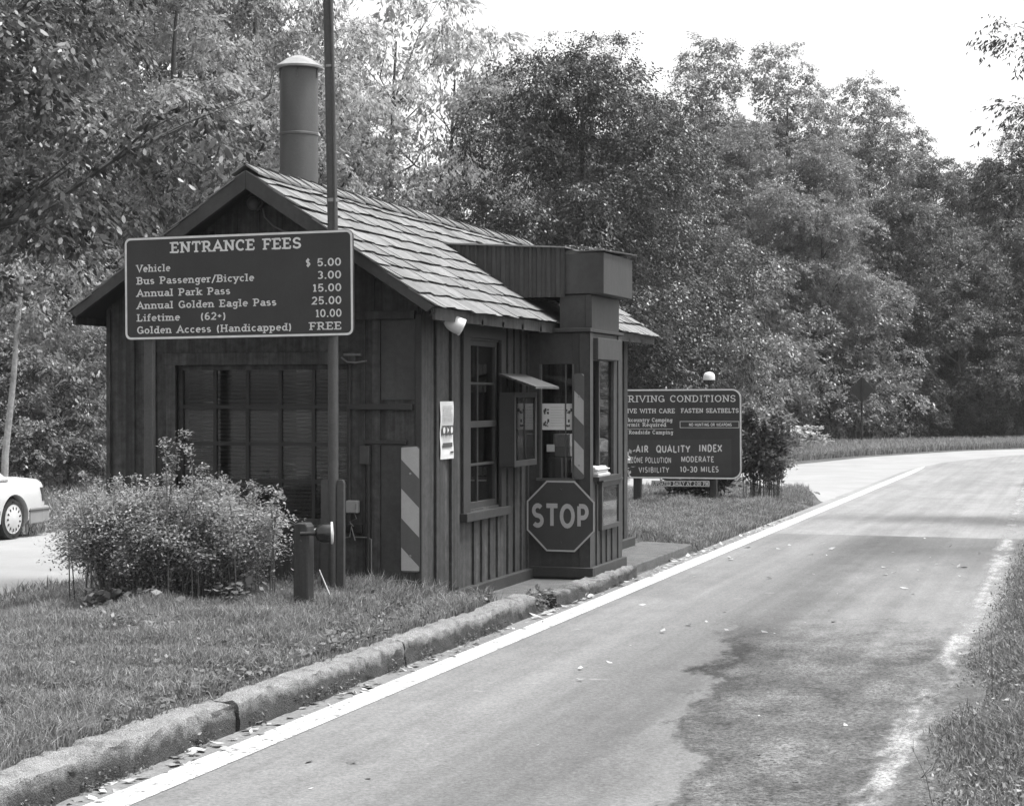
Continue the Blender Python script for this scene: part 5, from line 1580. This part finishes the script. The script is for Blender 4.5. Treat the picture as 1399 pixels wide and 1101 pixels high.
arching_shrub('flowering_bush', 'wide rounded bush of arching stems in front of the gable window', -7.30, 13.5, 1.10, .66, .95, 520, 230, .028, .0155, 'leafshrub', 31, tall=70, lowest=.10)
arching_shrub('leafy_bush', 'leafy bush growing behind the right end of the conditions sign', -5.62, 32.1, .62, .5, 1.85, 60, 120, .095, .05, 'leaf', 32)
arching_shrub('leafy_bush', 'low dark bush under the middle of the conditions sign', -6.85, 32.4, .9, .5, .75, 60, 60, .10, .06, 'leafdark_shaded', 33)
arching_shrub('young_plant', 'small leafy plant before the left foot of the conditions sign', -7.95, 30.6, .26, .3, 1.2, 14, 40, .09, .055, 'leafshrub', 34)
arching_shrub('roadside_shrub', 'thin leafy sprig hanging over the right edge of the road', -.35, 25.6, .55, .5, .5, 14, 30, .10, .06, 'leafdark_shaded', 35)
arching_shrub('roadside_shrub', 'low leafy clump where the grass bank meets the far road', -11.5, 60.5, 3.2, 1.2, 1.2, 90, 60, .2, .12, 'leafshrub', 36)


# --- grass and ground plants
def on_view(u, v, z, margin=120):
    X_ = u * CH + v * SH; Y_ = -u * SH + v * CH
    px = 699.5 + 2500 * X_ / np.maximum(Y_, .1); py = 540 - 2500 * (z - 2) / np.maximum(Y_, .1)
    return (Y_ > 3) & (px > -margin) & (px < 1399 + margin) & (py < 1101 + margin)


def blades(u, v, h, w, lean, g, z=None):
    n = len(u)
    z = terrain(u, v) if z is None else z
    a = g.uniform(0, 6.283, n); la = g.uniform(0, 6.283, n)
    b = np.stack([u, v, z - .01], -1)
    s = np.stack([np.cos(a), np.sin(a), np.zeros(n)], -1) * (w / 2)[:, None]
    ld = np.stack([np.cos(la), np.sin(la), np.zeros(n)], -1) * (lean * h)[:, None]
    up = np.array([0, 0, 1.0])
    m = b + up * (h * .6)[:, None] + ld * .35
    t = b + up * (h * (1 - .35 * lean))[:, None] + ld
    q1 = np.stack([b - s, b + s, m + s * .8, m - s * .8], 1)
    q2 = np.stack([m - s * .8, m + s * .8, t + s * .1, t - s * .1], 1)
    return np.concatenate([q1, q2])


def scatter(n, u0, u1, v0, v1, g): return g.uniform(u0, u1, n), g.uniform(v0, v1, n)


def blocked(u, v):
    booth_ = (u > WL - .02) & (u < WU + .02) & (v > V0 - .02) & (v < V1 + .05)
    walk_ = (u > -5.64) & (v > 15.45) & (v < 23.0)
    kerb_ = (u > -5.03) & (v < 20)
    return booth_ | walk_ | kerb_


def patchy(u, v, f, g_seed):
    r = np.random.default_rng(g_seed); s = 0
    for _ in range(6):
        k = r.normal(0, f, 2); p = r.uniform(0, 6.28)
        s = s + np.sin(u * k[0] + v * k[1] + p)
    return s / 3.0


g = np.random.default_rng(77)
Q = []
for n, u0, u1, v0, v1, hm, w, ln in ((330000, -9.5, -5.0, 6.6, 14.9, .085, .006, .8), (60000, -12, -8.6, 10, 22, .12, .010, .7), (150000, -9, -4.86, 22.4, 36, .11, .010, 1.0), (70000, -12.0, -7, 24, 41, .12, .013, 1.0)):
    u, v = scatter(n, u0, u1, v0, v1, g)
    z = terrain(u, v)
    edge = np.where(v > 28, sm(-12.3, -11.6, u - .25 * np.maximum(v - 28, 0) + 0 * u), 1)
    inside = ~blocked(u, v) & on_view(u, v, z, 350) & (u > -11.3 + .16 * np.maximum(v - 27, 0)) & ((v < 33) | ((u < -4.85 - (v - 33) * .19) & (v < 39.6 - .3 * (u + 7.2) ** 2)))
    u, v = u[inside], v[inside]
    p = patchy(u, v, 2.5, 3)
    h = hm * (1 + .5 * p + .3 * patchy(u, v, 7, 23)) * g.uniform(.45, 1.5, len(u))
    near_wall = np.exp(-((v - 14.6) / .35) ** 2) * (u > -8.7) * (v < 15.4)
    h = h * (1 + .5 * near_wall * g.random(len(u)))
    keep = h > .02
    u, v, h = u[keep], v[keep], h[keep]
    Q.append(blades(u, v, h, np.full(len(u), w) * g.uniform(.6, 1.4, len(u)), g.uniform(.1, ln, len(u)), g))
tag(quads_object('grass', np.concatenate(Q), M['grass']), 'short mown grass of the booth island', 'grass', kind='stuff')
# longer tufts along the kerb
Q = []
for k in range(46):
    cu_, cv_ = -5.10 - abs(g.normal(0, .12)), g.uniform(7, 15.6)
    n = g.integers(18, 50)
    u = cu_ + g.normal(0, .05, n); v = cv_ + g.normal(0, .07, n)
    Q.append(blades(u, v, g.uniform(.08, .22, n), np.full(n, .007), g.uniform(.3, 1.0, n), g))
for k in range(16):
    cu_, cv_ = g.uniform(-5.62, -5.5), g.uniform(14.85, 15.6)
    n = 22
    u = cu_ + g.normal(0, .04, n); v = cv_ + g.normal(0, .06, n)
    Q.append(blades(u, v, g.uniform(.06, .22, n), np.full(n, .006), g.uniform(.1, .6, n), g))
for k in range(60):
    cu_, cv_ = g.uniform(-6.5, -5.6), g.uniform(14.3, 14.8)
    n = 16
    Q.append(blades(cu_ + g.normal(0, .05, n), cv_ + g.normal(0, .05, n), g.uniform(.06, .20, n), np.full(n, .006), g.uniform(.1, .9, n), g))
tag(quads_object('grass_tufts', np.concatenate(Q), M['grass']), 'longer grass tufts along the kerb and the booth wall', 'grass', kind='stuff')
# far verge and far side of the exit lane
Q = []
for n, f in ((130000, 'a'), (30000, 'b')):
    if f == 'a':
        s = g.random(n); Lp = np.array([(-17, 24), (-16.2, 31), (-14.5, 38.5), (-12, 46), (-9.8, 50.5), (-8.8, 55), (-7.6, 60.5), (-5.2, 68.3), (-1.6, 74), (5, 80), (17, 86), (41, 92)])
        tt = np.linspace(0, 1, len(Lp)); u = np.interp(s, tt, Lp[:, 0]); v = np.interp(s, tt, Lp[:, 1])
        off = g.random(n) ** 1.5 * 7
        u = u - off * .8; v = v + off * .55
        h = g.uniform(.08, .40, n); w = np.full(n, .022)
    else:
        u, v = scatter(n, -22, -16.0, 16, 36, g); h = g.uniform(.08, .3, n); w = np.full(n, .02)
    k = on_view(u, v, 0 * u); u, v, h, w = u[k], v[k], h[k], w[k]
    Q.append(blades(u, v, h, w, g.uniform(.1, .7, len(u)), g))
tag(quads_object('verge_grass', np.concatenate(Q), M['grass']), 'long grass of the verge along the far road', 'grass', kind='stuff')
# right verge: coarse grass and weeds
Q = []
for n, v0, v1 in ((230000, 6.5, 14), (190000, 14, 24), (50000, 24, 48)):
    u, v = scatter(n, -1.25, 5.0, v0, v1, g)
    z = terrain(u, v)
    e = -1.08 + .07 * patchy(v, v * .3, 2.0, 8) * np.clip((v - 9) / 4, .3, 1) + .12 * np.clip((v - 13) / 8, 0, 1) - .30 * np.clip((v - 26) / 20, 0, 1) + .25 * np.exp(-((v - 9) / 3.0) ** 2)
    e = e + .03 * g.normal(0, 1, n)
    k = (u > e + g.exponential(.06, n)) & on_view(u, v, z, 600)
    u, v = u[k], v[k]
    h = g.uniform(.04, .17, len(u)) * (1 + .4 * patchy(u, v, 1.5, 5)) * np.clip((u + 1.05) / .7 + .2, .2, 1.1)
    Q.append(blades(u, v, np.maximum(h, .02), g.uniform(.005, .012, len(u)), g.uniform(.1, .9, len(u)), g))
tag(quads_object('coarse_grass', np.concatenate(Q), M['grass']), 'coarse uncut grass of the right-hand verge', 'grass', kind='stuff')
Q = []
n = 80000
u, v = scatter(n, -1.10, 3.0, 7.5, 30, g)
k = on_view(u, v, terrain(u, v)) & (patchy(u, v, 1.6, 9) > -.5); k &= u > -.82 - .20 * np.clip((v - 10) / 4, 0, 1) + g.exponential(.05, len(u))
u, v = u[k], v[k]; n = len(u)
P = np.stack([u, v, terrain(u, v) + g.uniform(.01, .15, n) * np.clip((u + .95) / .8 + .12, .12, 1)], -1)
kk = g.uniform(.5, 1.4, n)
Q.append(leaf_quads(P, np.concatenate([g.normal(0, 1, (n, 2)), g.normal(.5, .5, (n, 1))], 1), np.concatenate([g.normal(0, .9, (n, 2)), np.ones((n, 1))], 1), .034 * kk, .015 * kk))
tag(quads_object('weeds', np.concatenate(Q), M['weed']), 'small leafy weeds among the right-hand verge grass', 'weeds', kind='stuff')
mb = MB()
for k in range(150):
    u0, v0 = g.uniform(-.72, 1.6), g.uniform(8.6, 20)
    z = float(terrain(u0, v0)); h = g.uniform(.15, .45); dx, dy = g.normal(0, .08, 2)
    mb.tube([(u0, v0, z), (u0 + dx * .4, v0 + dy * .4, z + h * .6), (u0 + dx, v0 + dy, z + h)], [.0022, .002, .001], 4, cap=False)
    for q in range(4):
        s = g.uniform(.5, 1); e = g.normal(0, .05, 2)
        mb.tube([(u0 + dx * s, v0 + dy * s, z + h * s), (u0 + dx * s + e[0], v0 + dy * s + e[1], z + h * s + .06)], [.002, .0012], 3, cap=False)
tag(mb.build('weed_stalks', M['stem']), 'thin dry weed stalks standing in the right-hand verge', 'weeds', kind='stuff')
# broad leaves under the bush and clover along the kerb
Q = []
n = 700
u, v = g.uniform(-8.2, -5.9, n), 13.0 + g.normal(0, .12, n)
k = patchy(u, v, 4, 44) > -.1; u, v = u[k], v[k]; n = len(u)
P = np.stack([u, v, terrain(u, v) + g.uniform(.02, .20, n)], -1); kk = g.uniform(.5, 1.3, n)
Q.append(leaf_quads(P, np.concatenate([g.normal(0, 1, (n, 2)), g.normal(.1, .3, (n, 1))], 1), np.concatenate([g.normal(0, .5, (n, 1)), g.normal(-.5, .4, (n, 1)), np.ones((n, 1))], 1), .075 * kk, .055 * kk))
n = 5200
u, v = -5.1 - np.abs(g.normal(0, .28, n)), g.uniform(8, 16, n)
k = ~blocked(u, v); u, v = u[k], v[k]; n = len(u)
P = np.stack([u, v, terrain(u, v) + g.uniform(.02, .08, n)], -1); kk = g.uniform(.5, 1.3, n)
Q.append(leaf_quads(P, np.concatenate([g.normal(0, 1, (n, 2)), g.normal(.1, .3, (n, 1))], 1), np.concatenate([g.normal(0, .4, (n, 2)), np.ones((n, 1))], 1), .045 * kk, .035 * kk))
n = 16000
u, v = g.uniform(-9.5, -5.05, n), g.uniform(7, 14.6, n)
k = ~blocked(u, v) & (patchy(u, v, 2.2, 61) > .25); u, v = u[k], v[k]; n = len(u)
P = np.stack([u, v, terrain(u, v) + g.uniform(.02, .09, n)], -1); kk = g.uniform(.4, 1.4, n)
Q.append(leaf_quads(P, np.concatenate([g.normal(0, 1, (n, 2)), g.normal(.2, .4, (n, 1))], 1), np.concatenate([g.normal(0, .5, (n, 2)), np.ones((n, 1))], 1), .038 * kk, .022 * kk))
# sprigs and moss plants at the foot of the kerbs
n = 2600
v = g.uniform(7, 16, n); u = -4.815 + g.normal(0, .018, n)
k = patchy(v, v * 2, 2.2, 12) > -.1; u, v = u[k], v[k]; n = len(u)
P = np.stack([u, v, .015 + g.random(n) ** 2 * .09], -1); kk = g.uniform(.4, 1.2, n)
Q.append(leaf_quads(P, np.concatenate([g.normal(0, 1, (n, 2)), g.normal(.3, .4, (n, 1))], 1), np.concatenate([g.normal(.4, .4, (n, 2)), np.ones((n, 1))], 1), .028 * kk, .016 * kk))
n = 420
u, v = -4.96 + g.normal(0, .07, n), 16.2 + g.normal(0, .16, n)
P = np.stack([u, v, .03 + g.random(n) * .16], -1); kk = g.uniform(.5, 1.3, n)
Q.append(leaf_quads(P, np.concatenate([g.normal(0, 1, (n, 2)), g.normal(.3, .4, (n, 1))], 1), np.concatenate([g.normal(0, .5, (n, 2)), np.ones((n, 1))], 1), .05 * kk, .028 * kk))
tag(quads_object('ground_cover', np.concatenate(Q), M['leafbroad']), 'broad-leaved ground plants and clover along kerb and bush', 'ground cover', kind='stuff')
# fallen leaves and grit in the gutter
n = 420
v = g.uniform(7.5, 30, n); u = -4.75 + np.abs(g.normal(0, .04, n)) * np.sign(g.normal(.3, 1, n))
u2, v2 = g.uniform(-4.4, -1.2, 70), g.uniform(8, 26, 70)
u, v = np.concatenate([u, u2]), np.concatenate([v, v2]); n = len(u)
P = np.stack([u, v, np.full(n, .024) + g.uniform(0, .012, n)], -1); kk = g.uniform(.3, 1.3, n) ** 1.3
tag(quads_object('fallen_leaves', leaf_quads(P, np.concatenate([g.normal(0, 1, (n, 2)), g.normal(.05, .15, (n, 1))], 1), np.concatenate([g.normal(0, .25, (n, 2)), np.ones((n, 1))], 1), .085 * kk, .05 * kk), M['litter']), 'dry fallen leaves scattered along the gutter', 'fallen leaves', kind='stuff')


# ------------------------------------------------------------------ summer haze between the camera and the far trees
hm = bpy.data.materials.new('haze_air'); hm.use_nodes = True
nt = hm.node_tree
nt.nodes.remove(nt.nodes['Principled BSDF'])
pv = nt.nodes.new('ShaderNodeVolumePrincipled')
pv.inputs['Color'].default_value = (.9, .9, .9, 1); pv.inputs['Density'].default_value = 0.0003; pv.inputs['Anisotropy'].default_value = 0.2
nt.links.new(pv.outputs[0], nt.nodes['Material Output'].inputs['Volume'])
mb = MB(); mb.box(-130, 110, -20, 190, -2.0, 26)
hz = mb.build('haze', hm)
tag(hz, 'thin summer haze hanging in the air before the far trees', 'haze', kind='stuff')
